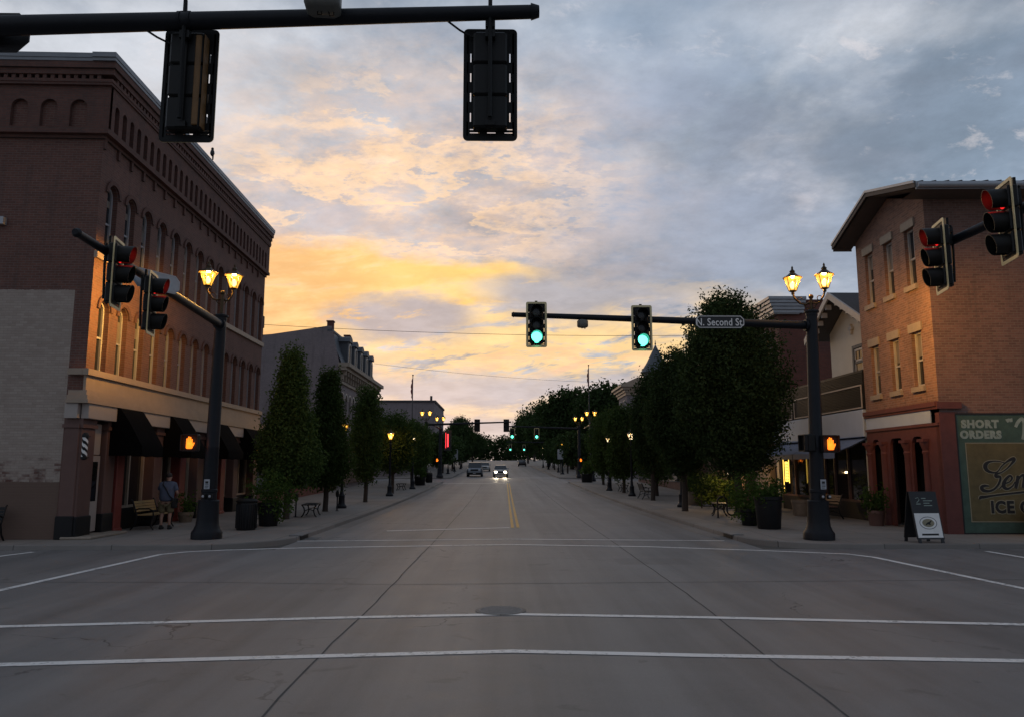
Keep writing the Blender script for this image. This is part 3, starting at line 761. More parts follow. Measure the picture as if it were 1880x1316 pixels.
        p = mb.build('pilaster', M[m_], b, smooth=0)
        mb = MB(F); mb.bbox(u0 - .035, u1 + .035, .002, .62 if m_ == 'brownp' else .12, -.45, w0 + .04, .02)
        if u0 < 0: mb.T = S; mb.bbox(-.02, .48, .002, .64, -.06, .10, .02)
        mb.build('plinth', M['blackp' if m_ == 'brownp' else 'redp'], p, smooth=0)
    mb = MB(F); mb.bbox(.80, 1.44, 2.35, 3.28, -.30, -.12, .02); mb.build('transom_panel', M['signblock'], b, smooth=0)
    for (u0, u1) in ((2.75, 4.93), (5.6, 7.18), (7.8, 8.98), (9.65, 11.68), (12.3, 13.38), (14.05, 16.38)):
        mb = MB(F); mb.box(u0, u1, .0, .68, -.44, -.30); bk = mb.build('bulkhead', M['blackp'], b, smooth=0)
        mb = MB(F); n = max(2, int((u1 - u0) / .9))
        for i in range(n + 1):
            c = u0 + .05 + (u1 - u0 - .1) * i / n; mb.box(c - .045, c + .045, .69, 3.28, -.42, -.30)
        mb.box(u0, u1, .682, .76, -.421, -.29); mb.box(u0, u1, 2.55, 2.62, -.419, -.31)
        wn = mb.build('shop_window', M['tan'], b, smooth=0)
        mb = MB(F); mb.add([(u0, .7, -.38), (u1, .7, -.38), (u1, 3.28, -.38), (u0, 3.28, -.38)], [(0, 1, 2, 3)]); mb.build('pane', M['shopglass'], wn, smooth=0)
    mb = MB(F); mb.bbox(.80, 1.44, .12, 2.33, -.28, -.10, .01); mb.box(.90, 1.34, .3, .8, -.105, -.09)
    d = mb.build('door', M['signblock'], b, smooth=0)
    mb = MB(F); mb.box(.93, 1.31, 1.0, 2.15, -.11, -.095); mb.build('pane', M['shopglass'], d, smooth=0)
    mb = MB(F); mb.sphere((.86, 1.05, -.07), .035, 8, 6); mb.build('handle', M['chrome'], d)
    mb = MB(F); mb.bbox(-.12, 2.1, .0, .075, -.3, .55, .02); mb.build('doorstep', M['stone'], b, smooth=0)
    for (u0, u1) in ((1.66, 3.22), (5.62, 7.06), (9.62, 11.56), (14.02, 16.36)):
        prof = [(.02, 3.98), (.30, 3.75), (.62, 3.28), (.90, 2.80), (1.0, 2.62), (1.0, 2.32), (.985, 2.32), (.985, 2.60), (.88, 2.78), (.60, 3.25), (.28, 3.72), (.02, 3.93)]
        mb = MB(F); n = len(prof)
        segs = 4; vs = []
        for i in range(segs + 1):
            u = u0 + (u1 - u0) * i / segs
            for k, (w, v) in enumerate(prof): vs.append((u, v - (.02 * (i % 2) if 1 < k < 9 else 0), w + .02))
        mb.add(vs, [(i * n + k, i * n + (k + 1) % n, (i + 1) * n + (k + 1) % n, (i + 1) * n + k) for i in range(segs) for k in range(n)])
        for u in (u0, u1): mb.add([(u, 3.98, .02), (u, 3.75, .32), (u, 3.28, .64), (u, 2.80, .92), (u, 2.62, 1.0), (u, 2.34, 1.0), (u, 2.34, .02)], [tuple(range(7))])
        a = mb.build('awning', M['canvas'], b, smooth=30)
        mb = MB(F); mb.box(u0, u1, 2.36, 2.40, .02, .05); mb.tube([(u0 + .02, 2.36, .03), (u0 + .02, 2.36, .98), (u1 - .02, 2.36, .98), (u1 - .02, 2.36, .03)], .015, 6); mb.build('awning_rod', M['blackp'], a)
    mb = MB(S); mb.box(2.62, 2.86, 9.0, 9.22, .0, .18); mb.build('wall_lamp', M['gutter'], b, smooth=0)
    mb = MB(F); mb.box(L - .02, L + .32, 9.1, 9.7, -.5, -.02); mb.box(L - .02, L + .26, 8.6, 9.1, -.5, -.05); mb.build('end_bracket', M['brickLf'], b, smooth=0)
    # barber pole bracketed to the corner pier
    t = thing('barber_pole', 'small striped black and white barber pole on the brown corner pier', 'barber pole', (-11.12, 20.66, 2.45))
    mb = MB(); mb.lathe([(.03, -.36), (.085, -.33), (.085, -.28), (.07, -.27)], 16); mb.lathe([(.07, .24), (.085, .25), (.085, .30), (.05, .36), (.03, .37)], 16); mb.box(-.02, .02, 0, .22, -.30, -.28); mb.box(-.02, .02, 0, .22, .26, .28); mb.build('cap', M['blackp'], t)
    mb = MB(); n = 24; m_ = 30; vs = []; fs = []
    for j in range(m_ + 1):
        for i in range(n):
            a = 2 * PI * i / n; vs.append((.072 * math.cos(a), .072 * math.sin(a), -.27 + .51 * j / m_))
    for j in range(m_):
        for i in range(n):
            mb.cm = 1 if ((i / n * 2 + j / m_ * 3.0) % 1) < .5 else 0; mb.add([], []); fs.append((j * n + i, j * n + (i + 1) % n, (j + 1) * n + (i + 1) % n, (j + 1) * n + i)); mb.mi.append(mb.cm)
    mb.v += vs; mb.f += fs
    mb.build('striped_tube', [M['blackp'], M['white']], t)
left_building()

# ------------------------------------------------------------------ right corner building with the painted advertisement
def stroke(mb, pts, wd, w, n=10):
    """flat brush stroke on the plane (u, v): Catmull-Rom through pts = (u, v, width factor)"""
    P = [np.array(p, float) for p in pts]; P = [2 * P[0] - P[1]] + P + [2 * P[-1] - P[-2]]; C = []
    for i in range(1, len(P) - 2):
        for k in range(n):
            t = k / n; a, b, c, d = P[i - 1:i + 3]
            C.append(.5 * ((2 * b) + (c - a) * t + (2 * a - 5 * b + 4 * c - d) * t * t + (3 * b - a - 3 * c + d) * t ** 3))
    C.append(P[-2]); vs = []; fs = []
    for i, p in enumerate(C):
        d = C[min(i + 1, len(C) - 1)][:2] - C[max(i - 1, 0)][:2]; d = d / (np.linalg.norm(d) + 1e-9); q = np.array([-d[1], d[0]]) * (max(.15, p[2]) * wd[0] + wd[1])
        for s_ in (1, -1): vs.append((p[0] + q[0] * s_, p[1] + q[1] * s_, w + i * 2e-6))
        if i: fs.append((2 * i - 2, 2 * i - 1, 2 * i + 1, 2 * i))
    mb.add(vs, fs)
def right_building():
    L, D = 4.78, 12.0
    b = thing('brick_building', 'three storey orange brick corner building with overhanging roof, red columned entrance and painted advertisement', 'building', (12.86, 22.2, 0), -.03)
    F = lambda u, v, w: (-w, u, v)
    S = lambda u, v, w: (u, -w, v)
    us = (.98, 2.40, 3.82); W = .60
    mb = MB(F); wall(mb, 0, L, 3.74, 10.0, [(u - W / 2, u + W / 2, 4.36, 6.05, False) for u in us] + [(u - W / 2, u + W / 2, 7.52, 9.34, False) for u in us], .24)
    mb.add([(0, 10.0, 0), (L, 10.0, 0), (2.2, 10.8, 0)], [(0, 1, 2)])
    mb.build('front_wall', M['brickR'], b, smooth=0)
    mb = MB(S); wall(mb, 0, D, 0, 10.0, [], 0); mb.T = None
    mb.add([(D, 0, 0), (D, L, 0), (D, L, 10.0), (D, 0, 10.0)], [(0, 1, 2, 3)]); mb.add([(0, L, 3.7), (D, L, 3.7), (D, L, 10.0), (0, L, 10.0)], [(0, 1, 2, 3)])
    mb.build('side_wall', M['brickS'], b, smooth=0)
    for v, h in ((4.36, 1.69), (7.52, 1.82)):
        w0 = make_window(b, F, W, h, False, -.2, M['framew'], M['glass'], sill=(.16, M['stone']), lintel=(.27, M['stone']), fr=.07); w0.location = (0, us[0], v)
        for k, u in enumerate(us):
            q = w0 if k == 0 else dup(w0, b, (0, u, v))
            d = (.45, .0, .6)[k] if v < 6 else (.0, .55, .3)[k]
            if d: mb = MB(F); mb.box(-W / 2 + .08, W / 2 - .08, h * (1 - d), h - .08, -.165, -.158); mb.build('blind', M['blind'], q, smooth=0)
    # low gabled roof with wide eaves
    e0, e1, rg, xo = -.92, L + .40, 2.2, -.66
    mb = MB()
    tp = lambda y: (10.14 + (10.98 - 10.14) * (y - e0) / (rg - e0)) if y <= rg else (10.02 + (10.98 - 10.02) * (e1 - y) / (e1 - rg))
    for ya, yb in ((e0, rg), (rg, e1)):
        za, zb = tp(ya), tp(yb)
        vs = [(x, y, z + dz) for x in (xo, D + .6) for (y, z) in ((ya, za), (yb, zb)) for dz in (0, .07)]
        mb.add(vs, [(0, 1, 3, 2), (4, 6, 7, 5), (0, 4, 5, 1), (2, 3, 7, 6), (1, 5, 7, 3), (0, 2, 6, 4)])
    for i in range(34):                                    # standing seams on the roof edge
        x = xo + .2 + i * .38; mb.add([(x, e0, 10.21), (x + .03, e0, 10.21), (x + .03, rg, 11.06), (x, rg, 11.06), (x, e0, 10.24), (x + .03, e0, 10.24), (x + .03, rg, 11.09), (x, rg, 11.09)], [(4, 5, 6, 7), (0, 1, 5, 4), (1, 2, 6, 5), (0, 4, 7, 3)])
    rf = mb.build('roof', M['roofdark'], b, smooth=0)
    mb = MB()
    mb.add([(xo + .03, e0 + .03, 9.98), (D, e0 + .03, 9.98), (D, .02, 9.985), (xo + .03, .02, 9.985)], [(0, 1, 2, 3)])
    vs = []
    for y in (e0 + .03, rg, e1 - .03): vs += [(xo + .04, y, tp(y) - .13), (.02, y, tp(y) - .13)]
    mb.add(vs, [(0, 1, 3, 2), (2, 3, 5, 4)])
    mb.build('soffit', M['soffit'], rf, smooth=0)
    mb = MB()
    mb.cyl((xo + .02, e0 - .06, 10.08), (D + .6, e0 - .06, 10.08), .085, n=10); mb.box(xo, D + .6, e0 - .005, e0 + .03, 9.97, 10.2)
    g = mb.build('gutter', M['gutter'], rf)
    mb = MB()
    for ya, yb in ((e0, rg), (rg, e1)):
        vs = []
        for x in (xo - .045, xo - .003):
            for y in (ya, yb): vs += [(x, y, tp(y) - .12), (x, y, tp(y) + .085)]
        mb.add(vs, [(0, 1, 3, 2), (4, 6, 7, 5), (0, 4, 5, 1), (2, 3, 7, 6), (1, 5, 7, 3), (0, 2, 6, 4)])
    mb.box(xo, .02, e1 - .03, e1, 9.82, 10.1)
    fa = mb.build('fascia', M['soffit'], rf, smooth=0)
    mb = MB()
    for ya, yb in ((e0, rg), (rg, e1)):
        vs = []
        for x in (xo - .075, xo - .048):
            for y in (ya, yb): vs += [(x, y, tp(y) + .02), (x, y, tp(y) + .10)]
        mb.add(vs, [(0, 1, 3, 2), (4, 6, 7, 5), (0, 4, 5, 1), (2, 3, 7, 6), (1, 5, 7, 3), (0, 2, 6, 4)])
    mb.build('drip_edge', M['gutter'], fa, smooth=0)
    # ground floor
    ops = [(.95, 1.7, .0, 2.84, False), (2.2, 3.15, .0, 2.84, False), (3.8, 4.45, .0, 2.84, False)]
    mb = MB(F); wall(mb, .0, L, 0, 3.12, ops, .10, .03)
    for ua, ub, *_ in ops:                                  # shouldered tops of the openings
        for s_, u in ((1, ua), (-1, ub)): mb.prism([(u, 2.52), (u + s_ * .03, 2.66), (u + s_ * .10, 2.77), (u + s_ * .2, 2.84), (u, 2.84)], 'z', -.07, .028)
    mb.T = S; mb.box(-.03, .44, 0, 3.5, -.2, .03)
    mb.build('arcade', M['redstone'], b, smooth=0)
    for u in (.95 - .14, 1.95, 3.475, 4.58):
        mb = MB(); c = (-.03, u, 0)
        mb.lathe([(.17, 0), (.17, .25), (.14, .3), (.125, .36), (.115, 1.4), (.108, 2.28), (.13, 2.32), (.135, 2.36), (.11, 2.40), (.14, 2.5), (.18, 2.6), (.19, 2.66)], 16, c); mb.box(-.22, .14, u - .19, u + .19, 2.66, 2.75)
        mb.build('column', M['redstone'], b)
    mb = MB(F); mb.box(-.03, L, 3.68, 3.82, .0, .13); mb.box(-.02, L, 3.60, 3.678, .0, .09); mb.box(.0, L, 3.12, 3.2, .0, .08); mb.T = S; mb.box(-.10, .62, 3.60, 3.80, .0, .09)
    mb.build('belt_course', M['redstone'], b, smooth=0)
    mb = MB(F); mb.bbox(.42, L - .05, 3.205, 3.595, .01, .055, .008); mb.build('blank_sign_band', M['bluefas'], b, smooth=0)
    mb = MB(F); mb.box(0, L, .0, 3.1, -1.5, -1.4); mb.box(.2, .25, 0, 3.1, -1.4, -.08); mb.box(L - .05, L, 0, 3.1, -1.4, -.08); mb.box(0, L, 3.0, 3.1, -1.4, -.08); mb.build('entrance_back', M['blackp'], b, smooth=0)  # black colour put in for the dark of the interior behind the openings
    mb = MB(F); mb.bbox(2.28, 3.08, .02, 2.3, -.95, -.89, .01); mb.box(2.42, 2.94, .9, 2.1, -.895, -.88); d = mb.build('door', M['blackp'], b, smooth=0)
    mb = MB(F); mb.cyl((2.38, .95, -.85), (2.38, 1.25, -.85), .015, n=8); mb.build('handle', M['chrome'], d)
    for ua, ub in ((.97, 1.68), (3.82, 4.43)):
        mb = MB(F); ring(mb, outline(ua, ub, .6, 2.8, False), outline(ua + .06, ub - .06, .66, 2.74, False), -.5, -.42); mb.box(ua, ub, 2.0, 2.06, -.49, -.43); mb.box(ua, ub, 0, .598, -.5, -.40)
        w = mb.build('shop_window', M['brownp'], b, smooth=0)
        mb = MB(F); mb.add([(ua, .6, -.45), (ub, .6, -.45), (ub, 2.8, -.45), (ua, 2.8, -.45)], [(0, 1, 2, 3)]); mb.build('pane', M['shopglass'], w, smooth=0)
    # painted advertisement
    mb = MB(S); mb.box(.46, 6.4, .04, 3.42, .0, .022); mu = mb.build('painted_advertisement', M['mural_g'], b, smooth=0)
    mb = MB(S)
    mb.box(.42, .46, .0, 3.46, .0, .034); mb.box(.461, 6.4, 3.421, 3.47, .0, .033); mb.box(.461, 6.4, -.0, .038, .0, .033); mb.build('dark_border', M['mural_b'], mu, smooth=0)
    mb = MB(S); mb.add([(.66, .34, .025), (5.6, .34, .025), (5.6, 2.61, .025), (.66, 2.61, .025)], [(0, 1, 2, 3)]); mb.build('ochre_panel', M['mural_y'], mu, smooth=0)
    mb = MB(S); ring(mb, outline(.66, 5.6, .34, 2.61, False), outline(.685, 5.575, .365, 2.585, False), .024, .028); mb.build('panel_line', M['mural_w'], mu, smooth=0)
    rot = (PI / 2, 0, 0); y = -.026
    text_obj('lettering', 'SHORT', .30, M['mural_l'], mu, (.60, y, 3.05), rot, sx=1.02, bold=.020, space=1.14, depth=.002)
    text_obj('lettering', 'ORDERS', .30, M['mural_l'], mu, (.54, y, 2.74), rot, sx=.98, bold=.020, space=1.12, depth=.002)
    text_obj('lettering', 'ICE C', .46, M['mural_b'], mu, (1.24, y - .004, .61), rot, sx=.92, bold=.022, space=1.12, depth=.002)
    text_obj('lettering_outline', 'ICE C', .46, M['mural_w'], mu, (1.24, y, .61), rot, sx=.92, bold=.046, space=1.12, depth=.001)
    # script lettering: capital G with a swash, e, m and the start of an underline; above it a quote mark and a script N
    Q = lambda pts: [(.260 + x * .001954, 2.797 - y * .001897, w) for x, y, w in pts]
    strokes = [Q(p) for p in (
        [(760, 405, .25), (690, 385, .3), (600, 380, .4), (520, 398, .9), (478, 440, 1.6), (480, 500, 1.5), (530, 540, .9), (610, 552, .5), (660, 525, .35), (710, 460, .35), (780, 400, .5), (850, 358, 1.0), (900, 340, 1.2), (905, 365, 1.1), (860, 420, .7), (790, 490, .4), (700, 550, .35), (625, 575, .9), (620, 610, 1.2), (680, 618, .8), (665, 690, .8), (620, 760, .7), (560, 810, .7), (480, 832, .9), (410, 815, 1.4), (395, 775, 1.3), (440, 750, .9), (505, 755, .4)],
        [(650, 800, .3), (720, 730, .4), (810, 690, .4), (850, 635, .7), (825, 600, .7), (770, 640, 1.0), (725, 710, 1.4), (725, 775, 1.4), (780, 795, .8), (850, 750, .4), (890, 690, .3)],
        [(940, 600, 1.1), (920, 690, 1.3), (890, 790, 1.2)], [(905, 730, .3), (970, 620, .6), (1025, 590, 1.0), (1030, 650, 1.3), (1000, 780, 1.2)],
        [(1010, 740, .3), (1080, 620, .6), (1135, 590, 1.0), (1140, 650, 1.3), (1120, 770, 1.1), (1170, 790, .6), (1230, 720, .3)],
        [(345, 955, .5), (370, 925, 1.1), (430, 918, .9), (560, 897, .6), (760, 872, .6), (1069, 838, .7), (1400, 805, .7)])]
    ml = MB(S); md = MB(S)
    for k, st in enumerate(strokes): stroke(ml, st, (.034, .026), .0255 + k * .0003); stroke(md, st, (.034, .006), .030 + k * .0003)
    ml.build('lettering_outline', M['mural_w'], mu, smooth=0); md.build('lettering', M['mural_b'], mu, smooth=0)
    mb = MB(S)
    for k, st in enumerate([[(1.94, 3.30, 1.2), (1.97, 3.20, .5)], [(2.03, 3.31, 1.2), (2.06, 3.21, .5)],
               [(2.16, 3.06, .7), (2.24, 3.20, .9), (2.36, 3.30, .8), (2.42, 3.20, 1.0), (2.40, 2.92, 1.1), (2.34, 2.70, .8)],
               [(2.42, 3.02, .6), (2.58, 3.24, .8), (2.66, 3.30, .8), (2.68, 3.05, 1.0), (2.74, 2.78, .9), (2.86, 2.84, .6)]]): stroke(mb, st, (.042, .012), .0255 + k * .0003)
    mb.build('lettering', M['mural_l'], mu, smooth=0)
right_building()

# ------------------------------------------------------------------ other buildings on the right
def shop_row():
    b = thing('shop_building', 'low shop with pale blue sign band, grey blue awning and black ribbed fascia', 'shop', (13.1, 27.05, 0))
    F = lambda u, v, w: (-w, u, v); L = 9.3
    mb = MB(F); mb.box(0, L, 3.0, 5.35, -.4, 0); mb.box(0, .3, 0, 3.0, -.4, .02); mb.box(L - .3, L, 0, 3.0, -.4, .02)
    mb.T = None; mb.box(.4, 9, 0, L, 0, 5.2); mb.build('wall', M['cream'], b, smooth=0)
    mb = MB(F); mb.box(.02, L, 3.98, 5.38, .001, .10)
    for i in range(22): mb.box(.02, L, 4.02 + i * .06, 4.045 + i * .06, .10, .125)
    mb.build('ribbed_fascia', M['darkrib'], b, smooth=0)
    mb = MB(F)
    for u0, u1 in ((.1, 3.9), (4.15, 6.5), (6.75, L - .1)): ring(mb, outline(u0, u1, 4.0, 4.85, False), outline(u0 + .05, u1 - .05, 4.05, 4.80, False), .12, .15)
    mb.build('fascia_trim', M['signblock'], b, smooth=0)
    for u0, u1 in ((.08, 3.95), (4.05, L - .1)):
        mb = MB(F); mb.bbox(u0, u1, 2.98, 3.95, .0, .16, .02); mb.build('sign_band', M['bluefas'], b, smooth=0)
    for u0, u1 in ((.1, 4.0), (4.1, L - .1)):
        mb = MB(F); n = 8; vs = []
        for i in range(n + 1):
            u = u0 + (u1 - u0) * i / n; k = .012 * (i % 2)
            vs += [(u, 2.95, .02), (u, 2.66 - k, .62), (u, 2.42 - k, 1.25), (u, 2.22 - k, 1.26), (u, 2.22 - k, 1.245), (u, 2.40 - k, 1.23), (u, 2.62 - k, .6), (u, 2.91, .02)]
        mb.add(vs, [(8 * i + j, 8 * i + (j + 1) % 8, 8 * i + 8 + (j + 1) % 8, 8 * i + 8 + j) for i in range(n) for j in range(8)])
        mb.build('awning', M['awnblue'], b, smooth=25)
    mb = MB(F); mb.box(.3, L - .3, 0, .62, -.3, -.1); mb.build('bulkhead', M['darkrib'], b, smooth=0)
    mb = MB(F)
    for u in (.32, 2.1, 3.3, 4.2, 5.9, 7.4, 8.9): mb.box(u, u + .09, .62, 2.98, -.26, -.12)
    mb.box(.3, L - .3, .622, .70, -.27, -.11); w = mb.build('shop_window', M['brownp'], b, smooth=0)
    mb = MB(F); mb.add([(.3, .62, -.2), (L - .3, .62, -.2), (L - .3, 3.0, -.2), (.3, 3.0, -.2)], [(0, 1, 2, 3)]); mb.build('pane', M['shopglass'], w, smooth=0)
    t = thing('neon_sign', 'tall narrow yellow lit sign by the shop door behind the black planter', 'neon sign', (12.6, 34.4, 1.55))
    mb = MB(); mb.box(.0, .35, -.05, .05, -.75, .85); mb.build('sign_box', M['blackp'], t, smooth=0)
    mb = MB(); mb.box(.04, .065, -.075, -.055, -.7, .8); mb.box(.285, .31, -.075, -.055, -.35, .8); mb.build('tube_border', M['neon_y'], t, smooth=0)
    mb = MB(); mb.box(.12, .26, -.07, -.052, -.28, .6); mb.build('lit_face', M['neon_y'], t, smooth=0)
    mb = MB()
    for i in range(6): mb.tube([(.14, -.078, -.2 + i * .13), (.19, -.078, -.15 + i * .13), (.24, -.078, -.2 + i * .13)], .014, 5)
    mb.build('dark_marks', M['blackp'], t)
shop_row()
def gabled():
    b = thing('gabled_building', 'cream walled gabled building with white bracketed eaves rising behind the low shop', 'building', (14.2, 30.2, 0))
    F = lambda u, v, w: (-w, u, v)
    mb = MB(F); mb.add([(-2.3, 5.0, 0), (2.1, 5.0, 0), (2.1, 7.55, 0), (0, 8.75, 0), (-2.3, 7.4, 0)], [(0, 1, 2, 3, 4)])
    mb.T = None; mb.add([(0, 2.1, 5), (8, 2.1, 5), (8, 2.1, 7.5), (0, 2.1, 7.5)], [(0, 1, 2, 3)]); mb.add([(0, -2.3, 5), (8, -2.3, 5), (8, -2.3, 7.5), (0, -2.3, 7.5)], [(0, 1, 2, 3)])
    mb.build('wall', M['cream'], b, smooth=0)
    mb = MB()
    for s_, ye, ze in ((1, 2.55, 7.32), (-1, -2.7, 7.3)):
        vs = [(x, y, z + d) for x in (-.85, 8) for y, z in ((0, 8.82), (ye, ze)) for d in (0, .1)]
        mb.add(vs, [(0, 1, 3, 2), (4, 6, 7, 5), (0, 4, 5, 1), (2, 3, 7, 6), (1, 5, 7, 3), (0, 2, 6, 4)])
    rf = mb.build('roof', M['roofdark'], b, smooth=0)
    mb = MB()
    for s_, ye, ze in ((1, 2.6, 7.29), (-1, -2.75, 7.27)):
        vs = [(x, y, z + d) for x in (-.93, -.853) for y, z in ((0, 8.80), (ye, ze)) for d in (-.14, .13)]
        mb.add(vs, [(0, 1, 3, 2), (4, 6, 7, 5), (0, 4, 5, 1), (2, 3, 7, 6), (1, 5, 7, 3), (0, 2, 6, 4)])
        for k in range(1, 6):
            f = k / 6; y, z = ye * f, 8.80 + (ze - 8.80) * f; mb.box(-.84, -.62, y - .06, y + .06, z - .26, z - .06)
    mb.box(-.10, -.02, -.05, .05, 7.2, 7.62); mb.box(-.105, -.02, -.16, .16, 7.38, 7.50)
    mb.build('bargeboard', M['framew'], rf, smooth=0)
    w = make_window(b, F, 1.0, 1.35, False, .0, M['slate'], M['glass'], fr=.12); w.location = (0, -.55, 5.35)
    mb = MB(F); ring(mb, outline(-.36, .36, .14, 1.2, False), outline(-.28, .28, .22, 1.12, False), .03, .06); mb.box(-.36, .36, .7, .78, .03, .06); mb.build('inner_sash', M['framew'], w, smooth=0)
gabled()
def red_block():
    b = thing('brick_building', 'tall plain dark red brick block with white ribbed cornice behind the largest right tree', 'building', (13.6, 36.6, 0))
    mb = MB(); mb.box(0, 12, 0, 14, 0, 10.0); mb.box(.0, 12, -.03, 0, 9.96, 10.05); mb.build('wall', M['brickB'], b, smooth=0)
    mb = MB()
    for k in range(5): mb.box(-.3 - .07 * k, 1.2 + .02 * k, -.2 - .05 * k, 14.0, 9.35 + .16 * k, 9.49 + .16 * k)
    mb.box(-.25, 1.0, -.16, 14, 9.3, 10.15); mb.build('cornice', M['gutter'], b, smooth=0)
    F = lambda u, v, w: (-w, u, v)
    w0 = None
    for v in (4.2, 7.0):
        for i in range(5):
            if w0 is None: w0 = make_window(b, F, .9, 1.7, False, .0, M['framew'], M['glass']); w0.location = (0, 1.6 + 2.6 * i, v)
            else: dup(w0, b, (0, 1.6 + 2.6 * i, v))
    mb = MB(); mb.box(5.2, 5.4, -.05, -.001, 4.6, 5.1); mb.build('vent', M['gutter'], b, smooth=0)
    mb = MB(); mb.box(-.06, -.001, .2, 13.8, .1, 3.0); mb.build('storefront', M['brownp'], b, smooth=0)
red_block()
def turret_building():
    y0 = 86.8; g = gz(88)
    b = thing('turret_building', 'distant brick building with heavy pale cornice and pointed corner spire beyond the right trees', 'building', (14.55, y0 + 1, g))
    h = 10.3
    mb = MB(); mb.box(0, 14, 0, 6, -.5, h); mb.build('wall', M['brickG'], b, smooth=0)
    mb = MB()
    for k, (z0, z1, o) in enumerate(((h - .9, h - .6, .15), (h - .6, h - .3, .3), (h - .3, h, .55), (h, h + .25, .8))): mb.box(-o, 14 + o, -o, 6 + o, z0, z1 - .003)
    mb.prism([(-.7, h + .25), (1.2, h + 1.1), (13, h + 1.1), (14.5, h + .25)], 'y', -.5, 6.5); mb.build('cornice', M['tan'], b, smooth=0)
    F = lambda u, v, w: (-w, u, v); S = lambda u, v, w: (u, -w, v); w0 = None
    for T in (F, S):
        w0 = None
        for v in (3.8, 6.9):
            for i in range(5 if T is S else 2):
                if w0 is None: w0 = make_window(b, T, 1.1, 2.0, False, .0, M['frame'], M['glass'])
                w = w0 if (v == 3.8 and i == 0) else dup(w0, b)
                w.location = T(1.6 + 2.7 * i, v, 0)
    mb = MB(); mb.lathe([(1.5, h - 6), (1.5, h + 1.6), (1.7, h + 1.7)], 16, (3.5, .2, 0)); mb.build('turret', M['brickG'], b)
    mb = MB(); mb.lathe([(1.8, h + 1.7), (1.05, h + 2.9), (.5, h + 4.0), (.06, h + 4.9), (.03, h + 5.5)], 16, (3.5, .2, 0)); mb.sphere((3.5, .2, h + 5.1), .1); mb.build('spire', M['slate'], b)
turret_building()

# ------------------------------------------------------------------ buildings on the left up the street
def mansard():
    b = thing('mansard_building', 'grey brick building with slate mansard roof, dormers and bracketed cornice', 'building', (-12.3, 58.0, gz(58)))
    L, h = 16.5, 9.2; F = lambda u, v, w: (w, u, v); S = lambda u, v, w: (-u, -w, v)
    us = [1.0 + 1.45 * i for i in range(11)]
    mb = MB(F); wall(mb, 0, L, 0, h, [(u - .42, u + .42, 4.9, 7.3, True) for u in us], .25)
    mb.T = S; mb.add([(0, -.5, 0), (14, -.5, 0), (14, 11.1, 0), (7, 11.5, 0), (1.1, 12.4, 0), (.75, 12.4, 0), (.0, h, 0)], [tuple(range(7))])
    mb.T = None; mb.add([(0, L, 0), (-14, L, 0), (-14, L, 11.1), (-7, L, 11.5), (-1.1, L, 12.2), (-.75, L, 12.2), (0, L, h)], [tuple(range(7))])
    mb.build('wall', M['brickG'], b, smooth=0)
    w0 = None
    for u in us:
        if w0 is None: w0 = make_window(b, F, .84, 2.4, True, -.22, M['framew'], M['glass'], hood=M['framew']); w0.location = (0, us[0], 4.9)
        else: dup(w0, b, (0, u, 4.9))
    mb = MB(F); mb.add([(0, h + .3, .1), (L, h + .3, .1), (L, 10.6, -.35), (0, 10.6, -.35)], [(0, 1, 2, 3)]); mb.add([(0, 10.6, -.35), (L, 10.6, -.35), (L, 12.0, -.75), (0, 12.0, -.75)], [(0, 1, 2, 3)])
    mb.box(-.02, L, 12.0, 12.15, -1.1, -.68); mb.T = None; mb.add([(-1.1, .1, 12.1), (-1.1, L, 12.1), (-14, L, 11.1), (-14, .1, 11.1)], [(0, 1, 2, 3)])
    rf = mb.build('roof', M['slate'], b, smooth=0)
    for u0, z0, z1 in ((.12, 11.8, 12.75), (6.6, 11.5, 12.75), (15.6, 10.0, 12.7)):
        mb = MB(F); mb.box(u0, u0 + .5, z0, z1, -1.15, -.7); mb.box(u0 - .05, u0 + .55, z1, z1 + .1, -1.2, -.65); mb.build('chimney', M['brickB'], rf, smooth=0)
    for u in (2.6, 5.2, 7.8, 10.4, 13.0):
        mb = MB(F); mb.box(u - .55, u + .55, 9.7, 11.5, -.8, .12); mb.prism([(u - .75, 11.5), (u + .75, 11.5), (u + .45, 11.85), (u, 12.0), (u - .45, 11.85)], 'z', -.9, .28)
        d = mb.build('dormer', M['slate'], b, smooth=0)
        mb = MB(F); ring(mb, outline(u - .46, u + .46, 9.8, 11.45, True), outline(u - .32, u + .32, 9.92, 11.3, True), .12, .2); mb.build('dormer_frame', M['framew'], d, smooth=0)
        mb = MB(F); mb.add([(p[0], p[1], .14) for p in outline(u - .32, u + .32, 9.92, 11.3, True)], [tuple(range(13))]); mb.build('pane', M['glass'], d, smooth=0)
    mb = MB(F)
    mb.box(-.3, L + .3, h + .05, h + .35, -.1, .75); mb.box(-.25, L + .25, h - .2, h + .047, -.05, .5); mb.box(-.02, L, 8.0, 8.2, .0, .14)
    for i in range(17): u = .15 + i * 1.01; mb.prism([(u, h - .2), (u, 8.25), (u + .2, 8.25), (u + .2, h - .2)], 'z', .0, .22); mb.box(u, u + .2, h - .55, h - .2, .2, .42)
    mb.build('cornice', M['stone'], b, smooth=0)
    mb = MB(F); mb.box(0, L, 3.2, 3.9, .0, .25); mb.box(0, L, .4, 3.2, .0, .08); mb.build('storefront', M['brownp'], b, smooth=0)
mansard()
